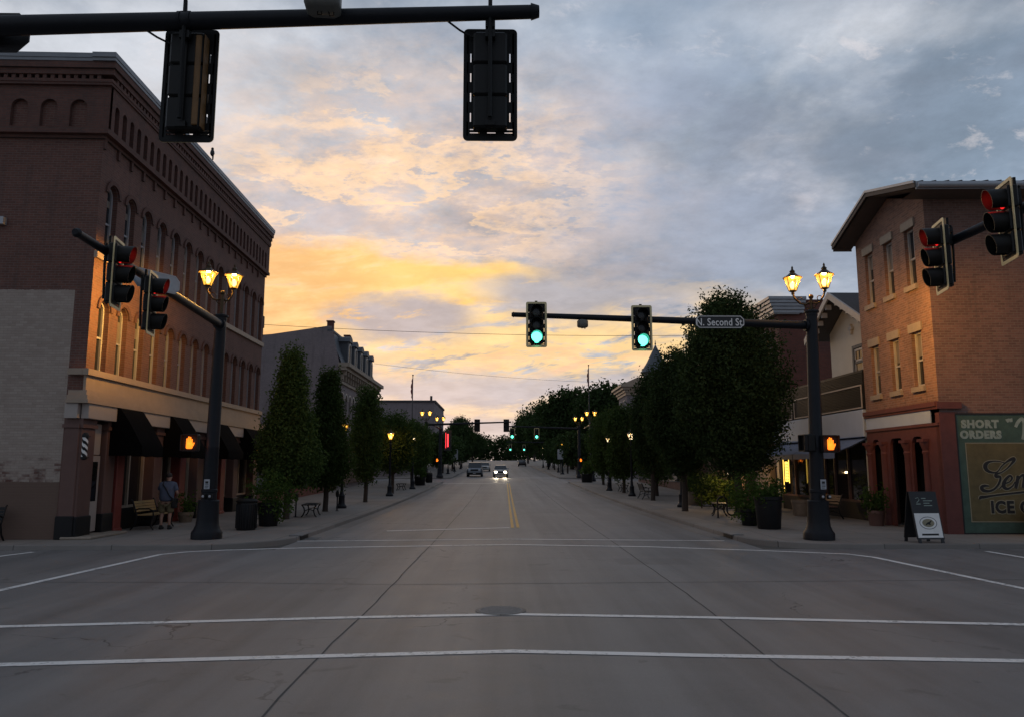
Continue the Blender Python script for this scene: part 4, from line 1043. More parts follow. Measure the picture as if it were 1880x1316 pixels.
def grey_box():
    b = thing('flat_roofed_building', 'distant flat roofed grey building past the second intersection on the left', 'building', (-12.2, 140, gz(140)))
    h = 12.0; mb = MB(); mb.box(-26, 0, 0, 22, -1, h); mb.build('wall', M['brickG'], b, smooth=0)
    mb = MB(); mb.box(-26, .2, -.2, 22, h, h + .35); mb.box(-.9, -.5, .4, .8, h, h + 1.2); mb.build('parapet', M['roofdark'], b, smooth=0)
    w0 = None; F = lambda u, v, w: (w, u, v)
    for v in (4, 8):
        for i in range(5):
            if w0 is None: w0 = make_window(b, F, 1.3, 2.2, False, .0, M['frame'], M['glass'])
            w = w0 if (v == 4 and i == 0) else dup(w0, b)
            w.location = (0, 2 + 4 * i, v)
grey_box()
def far_house():
    b = thing('brick_house', 'far brown roofed house among trees past the second intersection on the right', 'house', (14.5, 112, gz(112)))
    mb = MB(); mb.box(0, 12, 0, 12, -1, 6.2); mb.build('wall', M['brickB'], b, smooth=0)
    mb = MB(); mb.add([(-.6, -.6, 6.1), (12.6, -.6, 6.1), (12.6, 12.6, 6.1), (-.6, 12.6, 6.1), (4, 6, 9.4), (8, 6, 9.4)], [(0, 1, 5, 4), (1, 2, 5), (2, 3, 4, 5), (3, 0, 4)]); mb.box(-.6, 12.6, -.6, 12.6, 5.9, 6.1); mb.build('roof', M['soffit'], b, smooth=0)
    F = lambda u, v, w: (-w, u, v); w0 = None
    for i in range(3):
        if w0 is None: w0 = make_window(b, F, 1.0, 1.6, False, 0, M['framew'], M['glass'])
        w = w0 if i == 0 else dup(w0, b)
        w.location = (0, 2 + 3.5 * i, 3.4)
far_house()
def low_shop(label, loc, L, h, mat, sgn, D=12):
    """plain two-storey shop building of the middle distance"""
    b = thing('shop_building', label, 'shop', loc)
    F = lambda u, v, w: (sgn * w, u, v)
    mb = MB(F); mb.box(0, L, -.6, h, -D, 0); mb.build('wall', mat, b, smooth=0)
    mb = MB(F); mb.box(-.05, L + .05, h - .5, h - .2, .0, .2); mb.box(-.05, L + .05, h - .2, h + .1, -.2, .35); mb.build('cornice', M['tan'], b, smooth=0)
    mb = MB(F); mb.box(.2, L - .2, 2.7, 3.4, .001, .15); mb.build('sign_band', M['signblock'], b, smooth=0)
    mb = MB(F); mb.box(.3, L - .3, .6, 2.65, .001, .03); mb.build('shop_window', M['shopglass'], b, smooth=0)
    if h > 5:
        n = int(L / 2.2); w0 = None
        for i in range(n):
            if w0 is None: w0 = make_window(b, F, .95, 1.6, False, 0, M['framew'], M['glass'])
            w = w0 if i == 0 else dup(w0, b)
            w.location = F(1.2 + 2.2 * i, 4.2, 0)
low_shop('low dark shop building hidden by trees between the arched corner block and mansard building', (-12.3, 37.4, .05), 20.2, 3.9, M['brickB'], 1)
low_shop('two storey brown brick shop behind the middle trees on the right', (13.2, 52, gz(55)), 22, 6.6, M['brickS'], -1)
low_shop('two storey grey brick shop past the second intersection on the left', (-12.2, 88.5, gz(90)), 48, 6.8, M['brickG'], 1)
low_shop('small dark brick shop far up the street on the right', (13.6, 128, gz(130)), 40, 6.0, M['brickB'], -1)

# ------------------------------------------------------------------ lanterns, poles and signals
def lantern_parts(par, c, s=1.0, glass='lamp_on', hot=True):
    """hexagonal street lantern: glass body wider at the top, flared bronze roof, finial, corner bars"""
    cx, cy, cz = c; n = 6
    mb = MB(); mb.lathe([(.05 * s, -.02), (.05 * s, .05 * s), (.11 * s, .07 * s), (.12 * s, .10 * s)], n, c)
    for i in range(n):
        a = 2 * PI * (i + .5) / n; mb.cyl((cx + .115 * s * math.cos(a), cy + .115 * s * math.sin(a), cz + .09 * s), (cx + .25 * s * math.cos(a), cy + .25 * s * math.sin(a), cz + .50 * s), .012 * s, n=5)
    b = mb.build('lantern', M['copper'], par)
    mb = MB()
    prof = [(.11 * s, .10 * s), (.245 * s, .50 * s)]; vs = []
    for r, z in prof:
        for i in range(n): a = 2 * PI * (i + .5) / n; vs.append((cx + r * math.cos(a), cy + r * math.sin(a), cz + z))
    mb.add(vs, [(i, (i + 1) % n, n + (i + 1) % n, n + i) for i in range(n)])
    g = mb.build('glass', M[glass], b, smooth=0)
    mb = MB(); mb.lathe([(.29 * s, .495 * s), (.29 * s, .51 * s), (.17 * s, .58 * s), (.08 * s, .66 * s), (.07 * s, .70 * s), (.09 * s, .71 * s), (.05 * s, .75 * s), (.025 * s, .79 * s), (.035 * s, .82 * s), (.01 * s, .88 * s)], n if s > 2 else 12, c)
    mb.build('lantern_roof', M['copper'], b)
    if hot:
        mb = MB(); mb.sphere((cx, cy, cz + .27 * s), .085 * s, 10, 6, (1, 1, 1.35)); mb.build('mantle', M['lamp_hot'], b)
    return b
def lamp_light(p, power, r=.12, side=0, colr=(1.0, .49, .085)):
    """the lantern's own lamp: hung under its roof, which keeps light out of the sky"""
    d = bpy.data.lights.new('lantern_light', 'POINT'); d.energy = power; d.color = colr; d.shadow_soft_size = r
    d.use_nodes = True; T = NT(d.node_tree); em = T.n['Emission']                  # added angular falloff: light thrown sideways, little straight down
    sp = T.add('ShaderNodeSeparateXYZ'); T.l.new(T.add('ShaderNodeTexCoord').outputs['Normal'], sp.inputs[0])
    f = T.m('MULTIPLY_ADD', T.smooth(.93, .45, T.m('ABSOLUTE', sp.outputs[2])), .92, .08)
    if side: f = T.m('MULTIPLY', f, T.m('MULTIPLY_ADD', T.smooth(.30, .95, T.m('MULTIPLY', sp.outputs[0], float(side))), .88, .12))   # added beam shaping, no real reflector: wall side kept bright, street side dimmed
    T.l.new(f, em.inputs['Strength'])
    o = bpy.data.objects.new('lantern_light', d); col.objects.link(o); o.location = p
    return o
def signal_pole(label, loc, top, arm_to, lamp_dirs, power=0, detail=True, lift=0.0, arm_z0=None, tilt=0.0):
    t = thing('signal_pole', label, 'signal pole', loc)
    t.rotation_euler[1] = tilt; hb = top + lift                # lift: taller lantern stem; tilt: the pole leans a little
    mb = MB(); mb.lathe([(.40, .0), (.40, .16), (.385, .20), (.34, .26), (.33, .30), (.30, .36), (.285, .5), (.27, .95), (.275, 1.0), (.255, 1.03)], 24 if detail else 12); mb.build('base', M['navy'], t)
    mb = MB(); mb.lathe([(.205, 1.0), (.20, 1.22), (.215, 1.24), (.215, 1.30), (.195, 1.32), (.178, 2.4), (.182, 2.42), (.182, 2.46), (.177, 2.48), (.150, top - .1), (.16, top - .09), (.16, top)], 20 if detail else 10); mb.lathe([(.20, top), (.20, top + .05), (.07, top + .09)], 16); sh_ = mb.build('shaft', M['navy'], t)
    if detail:
        mb = MB(); mb.bbox(-.07, .07, -.235, -.19, 1.55 - 1.15, 1.85 - 1.15, .01)
        
        mb.build('hand_hole_cover', M['iron'], sh_)
    az = top - .22 if arm_z0 is None else arm_z0
    a = Vector((0, 0, az)); e = Vector(arm_to); d = (e - a).normalized()
    mb = MB(); mb.tube([a + d * .1, a + (e - a) * .35, a + (e - a) * .7, e], [.115, .098, .082, .066], 14); mb.cyl(e - d * .015, e + d * .05, .08, .05, 12); mb.cyl(a + d * .14, a + d * .20, .17, n=12)
    mb.build('mast_arm', M['navy'], t)
    if lamp_dirs:
        mb = MB(); mb.tube([(0, 0, top + .05), (0, 0, hb + .42)], .045, 8); mb.sphere((0, 0, hb + .45), .07)
        for dx, dy in lamp_dirs:
            P = [(0, 0, hb + .30), (dx * .3, dy * .3, hb + .24), (dx * .6, dy * .6, hb + .27), (dx * .9, dy * .9, hb + .42), (dx, dy, hb + .56)]
            mb.tube(P, .028, 8); mb.tube([(0, 0, hb + .10), (dx * .25, dy * .25, hb + .14), (dx * .42, dy * .42, hb + .24)], .016, 6)
            k = [(dx * .62 + .07 * math.cos(q), dy * .62, hb + .38 + .07 * math.sin(q)) for q in [i * .6 for i in range(9)]]; mb.tube(k, .012, 5)
        mb.build('lamp_bracket', M['copper'], t)
        for dx, dy in lamp_dirs:
            lantern_parts(t, (dx, dy, hb + .56), .9)
            if power:
                o = lamp_light((dx, dy, hb + .56 + .40), power, .05, (1 if loc[0] > 0 else -1) if power > 500 else 0); o.parent = t
    return t
def rrect(w, h, r, n=4, cx=0, cz=0):
    out = []
    for sx, sz, a0 in ((1, 1, 0), (-1, 1, PI / 2), (-1, -1, PI), (1, -1, 1.5 * PI)):
        for i in range(n + 1):
            a = a0 + PI / 2 * i / n; out.append((cx + sx * (w / 2 - r) + r * math.cos(a), cz + sz * (h / 2 - r) + r * math.sin(a)))
    return out
def traffic_light(label, loc, rz, lit, group=None, tape=False, arm_r=.08, arm_dz=.22, lod=False):
    """three-section head on a slotted backplate; front faces local -Y, origin at the plate's centre"""
    t = thing('traffic_light', label, 'traffic light', loc, rz, group)
    Pz = lambda u, v, w: (u, -w, v)
    Wd, Ht = .56, 1.24
    mb = MB(Pz)
    ops = []
    if not lod:
        for v in (-.42, -.20, .02, .24):
            for s_ in (-1, 1):
                for k in (0, .034): c = s_ * (.205 + k); ops.append((c - .006, c + .006, v, v + .10, False))
        for u in (-.20, -.02, .16):
            for k in (0, .036): ops.append((u - .05, u + .05, -.545 + k, -.533 + k, False))
    wall(mb, -Wd / 2 + .05, Wd / 2 - .05, -Ht / 2 + .05, Ht / 2 - .05, ops, .006)
    o = rrect(Wd, Ht, .05); inn = [(max(-Wd / 2 + .05, min(Wd / 2 - .05, p[0])), max(-Ht / 2 + .05, min(Ht / 2 - .05, p[1]))) for p in o]
    n = len(o); mb.add([(p[0], p[1], 0) for p in o] + [(p[0], p[1], 0) for p in inn], [(i, (i + 1) % n, n + (i + 1) % n, n + i) for i in range(n)])
    mb.build('backplate', M['polymer'], t, smooth=0)
    mb = MB(Pz); ring(mb, rrect(Wd + .004, Ht + .004, .05), rrect(Wd - .10, Ht - .10, .03), .002, .012); mb.build('reflective_border', M['retro'], t, smooth=0)
    mb = MB()
    for k in (-1, 0, 1): mb.bbox(-.175, .175, -.025, .12, k * .352 - .174, k * .352 + .174, .02)
    h = mb.build('housing', M['hous'], t, smooth=0)
    if tape:
        mb = MB(); mb.box(-.185, -.177, -.02, .115, -.5, .5); mb.bbox(-.16, -.10, .12, .15, -.50, .48, .01); mb.build('door_edge', M['tape'], h, smooth=0)
    if not lod:
        mb = MB(); mb.box(-.012, .012, .12, .135, -.5, .5); mb.box(-.05, .05, .12, .20, .42, .50); mb.box(-.05, .05, .12, .16, -.52, -.46); mb.build('rear_rib', M['hous'], h, smooth=0)
    for k, nm in ((1, 'red'), (0, 'off2'), (-1, 'green')):
        on = (lit == nm); zc = k * .352
        N = 20; a0, a1 = -.62 * PI + PI / 2 - .0, .62 * PI + PI / 2
        vs = []; a0 = PI / 2 - .88 * PI; a1 = PI / 2 + .88 * PI
        for i in range(N + 1):
            a = a0 + (a1 - a0) * i / N; c, s_ = math.cos(a), math.sin(a); L = .11 + .08 * (s_ + 1) / 2
            for r, y in ((.158, -.0), (.158, -.10 - L), (.150, -.10 - L), (.150, -.0)): vs.append((r * c, y, zc + r * s_))
        mb = MB(); mb.add(vs, [(4 * i + j, 4 * i + (j + 1) % 4, 4 * i + 4 + (j + 1) % 4, 4 * i + 4 + j) for i in range(N) for j in range(4)])
        mb.build('visor', M['hous'], h)
        mb = MB(); mb.add([(.148 * math.cos(2 * PI * i / 20), -.03, zc + .148 * math.sin(2 * PI * i / 20)) for i in range(20)] + [(0, -.06, zc)], [(i, (i + 1) % 20, 20) for i in range(20)])
        ln = mb.build('lens', M[('green_on' if nm == 'green' else 'red_on') if on else 'off'], h)
        if on: ln['label'] = 'lit ' + nm + ' lens'
        if on and not lod:
            d = bpy.data.lights.new('signal_light', 'POINT'); d.energy = 2 if nm == 'green' else 1.2; d.color = (.1, 1, .65) if nm == 'green' else (1, .03, .02); d.shadow_soft_size = .1
            q = bpy.data.objects.new('signal_light', d); col.objects.link(q); q.location = (0, -.16, zc); q.parent = t
    if not lod:
        mb = MB(); mb.box(-.05, .05, .12, .2, arm_dz - .09, arm_dz + .09); mb.tube([(0, .19, -.45), (0, .21, arm_dz - .2), (0, .21, arm_dz + .2), (0, .19, .55)], .022, 6); mb.box(-.035, .035, .12, .16, arm_dz + .09, .68); mb.build('mounting_bracket', M['polymer'], t)
    return t
def hand_shape(mb):
    """raised-hand symbol on the plane x-z, facing -Y"""
    mb.prism(rrect(.155, .15, .03, 3, .0, -.075), 'y', -.012, .0)
    for x, z0, z1 in ((-.060, -.03, .10), (-.021, -.03, .145), (.019, -.03, .135), (.057, -.03, .085)): mb.prism(rrect(.032, z1 - z0, .015, 3, x, (z0 + z1) / 2), 'y', -.0125 - x * .01, .0)
    mb.prism([(.06, -.13), (.10, -.075), (.125, -.01), (.105, .004), (.07, -.05)], 'y', -.0115, 0)
def ped_signal(label, loc, rz, lit, group='pedestrian signals'):
    t = thing('pedestrian_signal', label, 'pedestrian signal', loc, rz, group)
    mb = MB(); mb.bbox(-.23, .23, .0, .22, -.235, .235, .03); mb.box(-.07, .07, .22, .28, -.1, -.06); mb.box(-.07, .07, .22, .28, .06, .1); mb.build('housing', M['hous'], t, smooth=0)
    P = lambda u, v, w: (u, -w, v)
    mb = MB(P); ring(mb, rrect(.45, .45, .03), rrect(.41, .41, .02), .0, .09); mb.build('visor', M['hous'], t, smooth=0)
    mb = MB(); mb.box(-.20, .20, -.004, .0, -.20, .20); f = mb.build('face', M['polymer'], t, smooth=0)
    if lit:
        mb = MB(); hand_shape(mb); mb.T = None
        mb.v = [(x * 1.08, y - .006, z * 1.12 + .005) for x, y, z in mb.v]; h = mb.build('lit_hand', M['hand_on'], f, smooth=0); h['label'] = 'lit orange raised hand'
        d = bpy.data.lights.new('hand_light', 'POINT'); d.energy = 3; d.color = (1, .2, .015); d.shadow_soft_size = .08
        q = bpy.data.objects.new('hand_light', d); col.objects.link(q); q.location = (0, -.12, 0); q.parent = t
    return t
def small_parts_on_pole(x, y, side):
    t = thing('placard', 'small white crossing notice on the ' + side + ' signal pole', 'notice', (x, y, 1.45))
    mb = MB(); mb.bbox(-.075, .075, -.012, .0, -.13, .13, .004); mb.build('plate', M['plate'], t, smooth=0)
    mb = MB(); mb.box(-.04, .04, -.016, -.0125, .02, .08); mb.box(-.05, .05, -.016, -.0125, -.02, -.005); mb.box(-.05, .05, -.016, -.0125, -.06, -.045); mb.box(-.05, .03, -.016, -.0125, -.1, -.085); mb.build('printed_marks', M['sign_dark'], t, smooth=0)
    t = thing('push_button', 'crossing push buttons below the notice on the ' + side + ' signal pole', 'push button', (x, y, 1.13))
    mb = MB()
    for dx in (-.06, .12): mb.lathe([(.055, -.055), (.06, 0), (.05, .055)], 12, (dx, -.03, 0))
    mb.build('button_housing', M['hous'], t)
    mb = MB()
    for dx in (-.06, .12): mb.sphere((dx, -.085, 0), .035, 10, 6)
    mb.build('button', M['plate'], t)

PL, PR = (-7.92, 21.1, 0), (8.45, 20.6, 0)
signal_pole('dark signal pole on the left corner with twin lanterns, its arm towards the camera', PL, 6.05, (1.02, -9.15, 5.64), [(-.42, -.05), (.20, .26)], 2300, lift=.24, tilt=.012)
signal_pole('dark signal pole on the right corner with twin lit lanterns and a street name sign', PR, 6.12, (-8.25, -.1, 5.84), [(-.44, .16), (.28, -.26)], 2200, arm_z0=5.76, tilt=.022)
small_parts_on_pole(-7.90, 20.875, 'left'); small_parts_on_pole(8.55, 20.375, 'right')
ped_signal('lit orange hand signal on the left corner pole', (-8.46, 20.95, 2.56), .12, True)
ped_signal('lit orange hand signal on the right corner pole', (8.78, 20.32, 2.52), -.06, True)
ped_signal('pedestrian signal seen from its side, left of the right corner pole', (8.20, 20.6, 2.55), -PI / 2, False)
for nm, x in (('left one of the two green traffic lights over the far crosswalk', .95), ('right one of the two green traffic lights over the far crosswalk', 3.80)):
    traffic_light(nm, (x, 20.25, 5.70 - .03 * (x - .95)), 0, 'green', 'traffic lights on the far arm', arm_dz=.33 - .03 * (x - .95))
def street_sign(label, loc, rz, w, h, text=None, face='sign_dark', size=.2):
    t = thing('street_sign', label, 'street sign', loc, rz)
    def oct_(w, h, c): return [(-w / 2 + c, -h / 2), (w / 2 - c, -h / 2), (w / 2, -h / 2 + c), (w / 2, h / 2 - c), (w / 2 - c, h / 2), (-w / 2 + c, h / 2), (-w / 2, h / 2 - c), (-w / 2, -h / 2 + c)]
    mb = MB(); mb.prism(oct_(w, h, h * .28), 'y', .0, .018); mb.build('plate', M[face], t, smooth=0)
    P = lambda u, v, w_: (u, -w_, v)
    mb = MB(P); ring(mb, oct_(w - .04, h - .04, h * .25), oct_(w - .075, h - .075, h * .22), .001, .004); mb.build('border', M['white' if face == 'sign_dark' else 'gutter'], t, smooth=0)
    if text: text_obj('lettering', text, size, M['white'], t, (0, -.004, -size * .36), (PI / 2, 0, 0), 'CENTER', sx=.80, bold=.003, depth=.002, space=1.05)
    mb = MB(); mb.box(-w * .3, -w * .3 + .03, .018, .10, -h * .3, h * .35); mb.box(w * .3, w * .3 + .03, .018, .10, -h * .3, h * .35); mb.box(-w * .3, w * .3 + .03, .085, .11, -.03, .03); mb.build('bracket', M['hous'], t, smooth=0)
    return t
street_sign('dark street name sign reading N. Second St. on the right signal arm', (5.98, 20.42, 5.82), 0, 1.36, .37, 'N. Second St.', size=.285)
street_sign('pale street name sign seen edge on, on the left signal arm', (-7.30, 15.9, 5.80), 1.05, 1.1, .40, None, 'plate')
def detector(label, loc, rz, s=1.0, group='camera boxes on the signal arms'):
    t = thing('traffic_camera', label, 'traffic camera', loc, rz, group)
    mb = MB(); mb.bbox(-.17 * s, .17 * s, -.14 * s, .14 * s, -.14 * s, .14 * s, .035 * s); mb.build('casing', M['detector'], t, smooth=50)
    mb = MB(); mb.tube([(-.05 * s, 0, -.14 * s), (-.05 * s, .0, -.17 * s), (-.01 * s, 0, -.17 * s), (-.01 * s, 0, -.14 * s)], .007, 6); mb.tube([(.06 * s, 0, -.14 * s), (.07 * s, .0, -.18 * s), (.11 * s, 0, -.175 * s), (.11 * s, 0, -.13 * s)], .007, 6); mb.box(-.03 * s, .03 * s, .0, .05, .14 * s, .2 * s); mb.build('cable_loop', M['hous'], t)
detector('rounded grey camera box in the middle of the overhead arm at the top', (-1.80, 7.12, 6.56), .08)
detector('small pale camera hanging under the far arm between the green lights', (2.22, 20.45, 5.76), .4, .75)
# overhead arm nearest the camera, seen from behind its lights
def near_arm():
    t = thing('signal_pole', 'black mast arm crossing the top of the view nearest the camera', 'signal pole', (-8.6, 7.4, 0))
    mb = MB(); mb.lathe([(.40, .0), (.40, .16), (.34, .26), (.30, .36), (.27, .95), (.275, 1.0), (.23, 1.03), (.205, 2.4), (.165, 6.5), (.05, 6.6)], 20); mb.build('shaft', M['navy'], t)
    mb = MB(); P = [(.1, 0, 6.30), (2.5, -.03, 6.36), (5.6, -.08, 6.44), (8.94, -.1, 6.555)]; mb.tube(P, [.125, .108, .090, .070], 16); mb.cyl((8.90, -.1, 6.555), (8.985, -.1, 6.558), .085, .06, 14)
    for x, z in ((5.30, 6.435), (5.40, 6.437), (8.43, 6.541), (8.53, 6.544), (6.68, 6.475), (6.90, 6.483)): mb.cyl((x - .015, -.09, z), (x + .015, -.09, z + .0005), .118 - .0055 * x, n=16)
    a = mb.build('mast_arm', M['navy'], t)
    for x, z in ((5.15, 6.43), (8.28, 6.535)):
        mb = MB(); mb.tube([(x - .25, -.06, z - .06), (x - .12, .0, z - .13), (x, .06, z - .17), (x + .12, .10, z - .14), (x + .18, .12, z - .05)], .011, 6); mb.build('cable', M['rubber'], a)
near_arm()
for lb, x, tp in (('rear of the right traffic light on the nearest overhead arm', -.12, False), ('rear of the left traffic light on the nearest overhead arm, ochre edge', -3.25, True)):
    traffic_light(lb, (x, 7.50, 5.86 - (.035 if tp else 0)), PI, 'green', 'traffic lights on the nearest arm', tp, arm_dz=.62)
street_sign('rear of a dark sign on the nearest overhead arm at the left edge', (-5.72, 7.55, 6.42), PI, 1.5, .44, None, 'sign_dark')
# arm of the pole on the left points at the camera: lights face right
traffic_light('red traffic light nearer the camera on the left arm, seen from its side', (-6.78, 13.2, 5.26), PI / 2 + .16, 'red', 'red traffic lights on the left arm', arm_dz=.32)
traffic_light('red traffic light farther from the camera on the left arm, beside the pale sign', (-6.85, 14.75, 5.06), PI / 2 + .16, 'red', 'red traffic lights on the left arm', arm_dz=.36)
def right_arm():
    t = thing('signal_pole', 'dark mast arm entering from the right edge carrying two red lights', 'signal pole', (8.82, 4.2, 0))
    mb = MB(); mb.lathe([(.40, .0), (.40, .16), (.34, .26), (.30, .36), (.27, .95), (.23, 1.03), (.165, 6.5), (.05, 6.6)], 20); mb.build('shaft', M['navy'], t)
    mb = MB(); mb.tube([(-.05, .1, 5.9), (-.3, 3.0, 5.87), (-.75, 6.0, 5.83), (-1.10, 8.75, 5.74)], [.12, .105, .09, .072], 14); mb.build('mast_arm', M['navy'], t)
right_arm()
traffic_light('red traffic light on the right arm, farther and lower in the view', (7.53, 12.6, 5.46), -PI / 2 - .20, 'red', 'red traffic lights on the right arm', arm_dz=.30)
traffic_light('red traffic light at the right edge of the view, nearest the camera', (7.63, 11.0, 5.56), -PI / 2 - .20, 'red', 'red traffic lights on the right arm', arm_dz=.34)

# second crossing
g2 = gz(75); g3 = gz(86.5)
signal_pole('second crossing signal pole with twin lanterns, near left corner', (-7.35, 75, g2), 5.7, (8.3, 0, 5.75), [(-.40, .1), (.36, -.1)], 60, False)
signal_pole('second crossing signal pole with twin lanterns, far left corner', (-6.9, 87, g3), 5.7, (-.2, -7, 5.5), [(-.40, .1), (.36, -.1)], 60, False)
signal_pole('second crossing signal pole with twin lanterns, far right corner', (8.85, 86.8, g3), 5.7, (-8.2, 0, 5.75), [(-.40, .1), (.36, -.1)], 60, False)
signal_pole('second crossing signal pole with twin lanterns, near right corner', (8.85, 75, g2), 5.7, (.1, 7, 5.5), [(-.40, .1), (.36, -.1)], 60, False)
for lb, x in (('rear of the left distant traffic light on the second crossing arm', -2.35), ('rear of the right distant traffic light on the second crossing arm', .52)):
    traffic_light(lb, (x, 75.25, g2 + 5.42), PI, 'green', 'distant traffic lights seen from behind', lod=True)
for lb, x in (('left distant green traffic light at the second crossing', 1.25), ('right distant green traffic light at the second crossing', 4.02)):
    traffic_light(lb, (x, 86.4, g3 + 4.9), 0, 'green', 'distant green traffic lights', lod=True)
ped_signal('distant orange hand signal at the second crossing on the left', (-7.15, 86.2, g3 + 1.95), 0, True); ped_signal('distant orange hand signal at the second crossing on the right', (8.95, 86.2, g3 + 1.95), 0, True)
gA = gz(150)
signal_pole('farthest signal pole, a thin dark post beyond the second crossing', (9.2, 150, gA), 5.0, (-8.2, 0, 4.9), None, 0, False)
for lb, x in (('left one of the farthest green traffic lights', 1.82), ('right one of the farthest green traffic lights', 4.5)):
    traffic_light(lb, (x, 149.6, gA + 3.75), 0, 'green', 'farthest green traffic lights', lod=True)

def lamp_post(loc, label, h=3.45, glass='lamp_on', power=0, s=.9):
    t = thing('lamp_post', label, 'lamp post', loc, 0, 'single lantern posts along the pavements')
    mb = MB(); mb.lathe([(.24, 0), (.24, .10), (.19, .16), (.15, .22), (.14, .55), (.155, .58), (.10, .66), (.075, .8)], 16); mb.build('base', M['navy'], t)
    mb = MB(); mb.lathe([(.07, .8), (.055, h - .25), (.085, h - .2), (.05, h - .15), (.06, h)], 12); mb.cyl((-.32, 0, h - .5), (.32, 0, h - .5), .015, n=6); mb.build('shaft', M['navy'], t)
    lantern_parts(t, (0, 0, h), s, glass, True)
    if power: o = lamp_light((0, 0, h + .44 * s), power, .05); o.parent = t
    return t
LP = [((-7.44, 36.3), 'lamp post with warm lantern between the second and third left trees', 'lamp_on', 120), ((-7.0, 48.7), 'brightest single lantern post on the left pavement beyond the slim tree', 'lamp_on', 250),
      ((-6.75, 59.1), 'lamp post with pale lantern under the middle trees on the left', 'lamp_white', 20), ((8.67, 37.0), 'lamp post with hidden lantern between the two large right trees', 'lamp_on', 10),
      ((8.25, 48.6), 'lamp post with warm lantern nearer the camera, right pavement', 'lamp_white', 40), ((7.9, 56.3), 'lamp post with warm lantern in front of the light green right trees', 'lamp_white', 30),
      ((-7.0, 68), 'lamp post on the left just before the second crossing', 'lamp_white', 10), ((-7.0, 102), 'first distant lamp post past the second crossing on the left', 'lamp_on', 0), ((-7.0, 116), 'second distant lamp post past the second crossing on the left', 'lamp_white', 0), ((-7.0, 134), 'third distant lamp post past the second crossing on the left', 'lamp_white', 0),
      ((8.0, 100), 'first distant lamp post past the second crossing on the right', 'lamp_on', 0), ((8.2, 110), 'second distant lamp post past the second crossing on the right', 'lamp_on', 0), ((8.0, 130), 'third distant lamp post past the second crossing on the right', 'lamp_white', 0), ((8.0, 146), 'farthest lamp post on the right pavement', 'lamp_white', 0)]
for (x, y), lb, gl, pw in LP: lamp_post((x, y, gz(y)), lb, 3.45, gl, pw)

# ------------------------------------------------------------------ trees
def crown_mesh(name, H0, H1, Rm, prof, clumps, per, leaf, seed, m, up=.6, spread=.2, wob=.25, lean=0.0):
    rg = np.random.default_rng(seed)
    n = clumps
    t = rg.random(n * 3); pr = np.array([prof(a) for a in t]); keep = rg.random(n * 3) < (pr * .8 + .2); t = t[keep][:n]; n = len(t); pr = np.array([prof(a) for a in t])
    ang = rg.random(n) * 2 * PI; ph = rg.random(6) * 6
    lob = 1 + wob * (np.sin(ang * 2 + t * 5 + ph[0]) * .4 + np.sin(ang * 3 - t * 9 + ph[1]) * .35 + np.sin(ang * 5 + t * 17 + ph[2]) * .25 + rg.normal(0, .28, n))
    rad = Rm * pr * lob * np.sqrt(rg.random(n) * .92 + .08)
    spray = rg.random(n) < .10; rad = np.where(spray, Rm * pr * (1.0 + .28 * rg.random(n)), rad)
    c = np.stack([rad * np.cos(ang) + lean * t, rad * np.sin(ang), H0 + (H1 - H0) * t + rg.normal(0, .12, n)], 1)
    c[:, 2] = np.maximum(c[:, 2], H0 * .92)
    N = n * per; ci = np.repeat(np.arange(n), per)
    off = np.clip(rg.normal(0, spread, (N, 3)), -1.5 * spread, 1.5 * spread) * np.where(spray, .45, 1.0)[ci][:, None]; keepl = ~spray[ci] | (rg.random(N) < .5)
    k = rg.random(N)[:, None] * up * spread * 3 * np.where(spray, 1.8, 1.0)[ci][:, None]
    dirv = np.stack([np.cos(ang) * .5, np.sin(ang) * .5, np.ones(n)], 1)[ci]; P = (c[ci] + off + dirv * k)[keepl]; N = len(P)
    a = rg.normal(0, 1, (N, 3)); a /= np.linalg.norm(a, axis=1)[:, None]; b = rg.normal(0, 1, (N, 3)); b -= (a * b).sum(1)[:, None] * a; b /= np.linalg.norm(b, axis=1)[:, None]
    s = leaf * (.6 + .8 * rg.random(N))[:, None]
    q = np.cross(a, b)
    V = np.stack([P - a * s * .6, P + b * s * .30 + q * s * .08, P + a * s * .6, P - b * s * .30 + q * s * .08], 1).reshape(-1, 3)
    me = bpy.data.meshes.new(name); me.vertices.add(4 * N); me.vertices.foreach_set('co', V.ravel()); me.loops.add(4 * N); me.loops.foreach_set('vertex_index', np.arange(4 * N)); me.polygons.add(N); me.polygons.foreach_set('loop_start', np.arange(0, 4 * N, 4)); me.polygons.foreach_set('loop_total', np.full(N, 4)); me.update(calc_edges=True); me.materials.append(m)
    return me, c
def tree(label, loc, H0, H1, Rm, prof, clumps, per, leaf, seed, m, group, name='street_tree', trunk_r=.11, wob=.25, spread=.2, up=.6, lean=0.0):
    t = thing(name, label, 'tree', loc, 0, group)
    me, c = crown_mesh('crown', H0, H1, Rm, prof, clumps, per, leaf, seed, m, up, spread, wob, lean)
    o = bpy.data.objects.new('crown', me); col.objects.link(o); o.parent = t
    rd = random.Random(seed); mb = MB()
    top = H0 + (H1 - H0) * .8
    mb.tube([(0, 0, -.1), (.0, 0, .05), (.02, .01, H0 * .6), (.0, .03, H0 + .3), (lean * .4, 0, (H0 + top) / 2), (lean * .8, 0, top)], [trunk_r * 1.5, trunk_r * 1.1, trunk_r, trunk_r * .9, trunk_r * .55, .015], 9)
    for i in range(16 if H1 < 10 else 24):
        q = c[rd.randrange(len(c))]; zb = H0 * .75 + max(0, q[2] - H0) * .55 * rd.random(); mb.tube([(0, .01, zb), (q[0] * .45, q[1] * .45, zb + (q[2] - zb) * .55 + .1), tuple(q)], [trunk_r * .5, trunk_r * .28, .008], 5)
    mb.build('trunk', M['bark'], t)
    return t
cone = lambda t: min(1, .45 + t / .26) * (1 - max(0, t - .13) / .87) ** 1.05 + .03
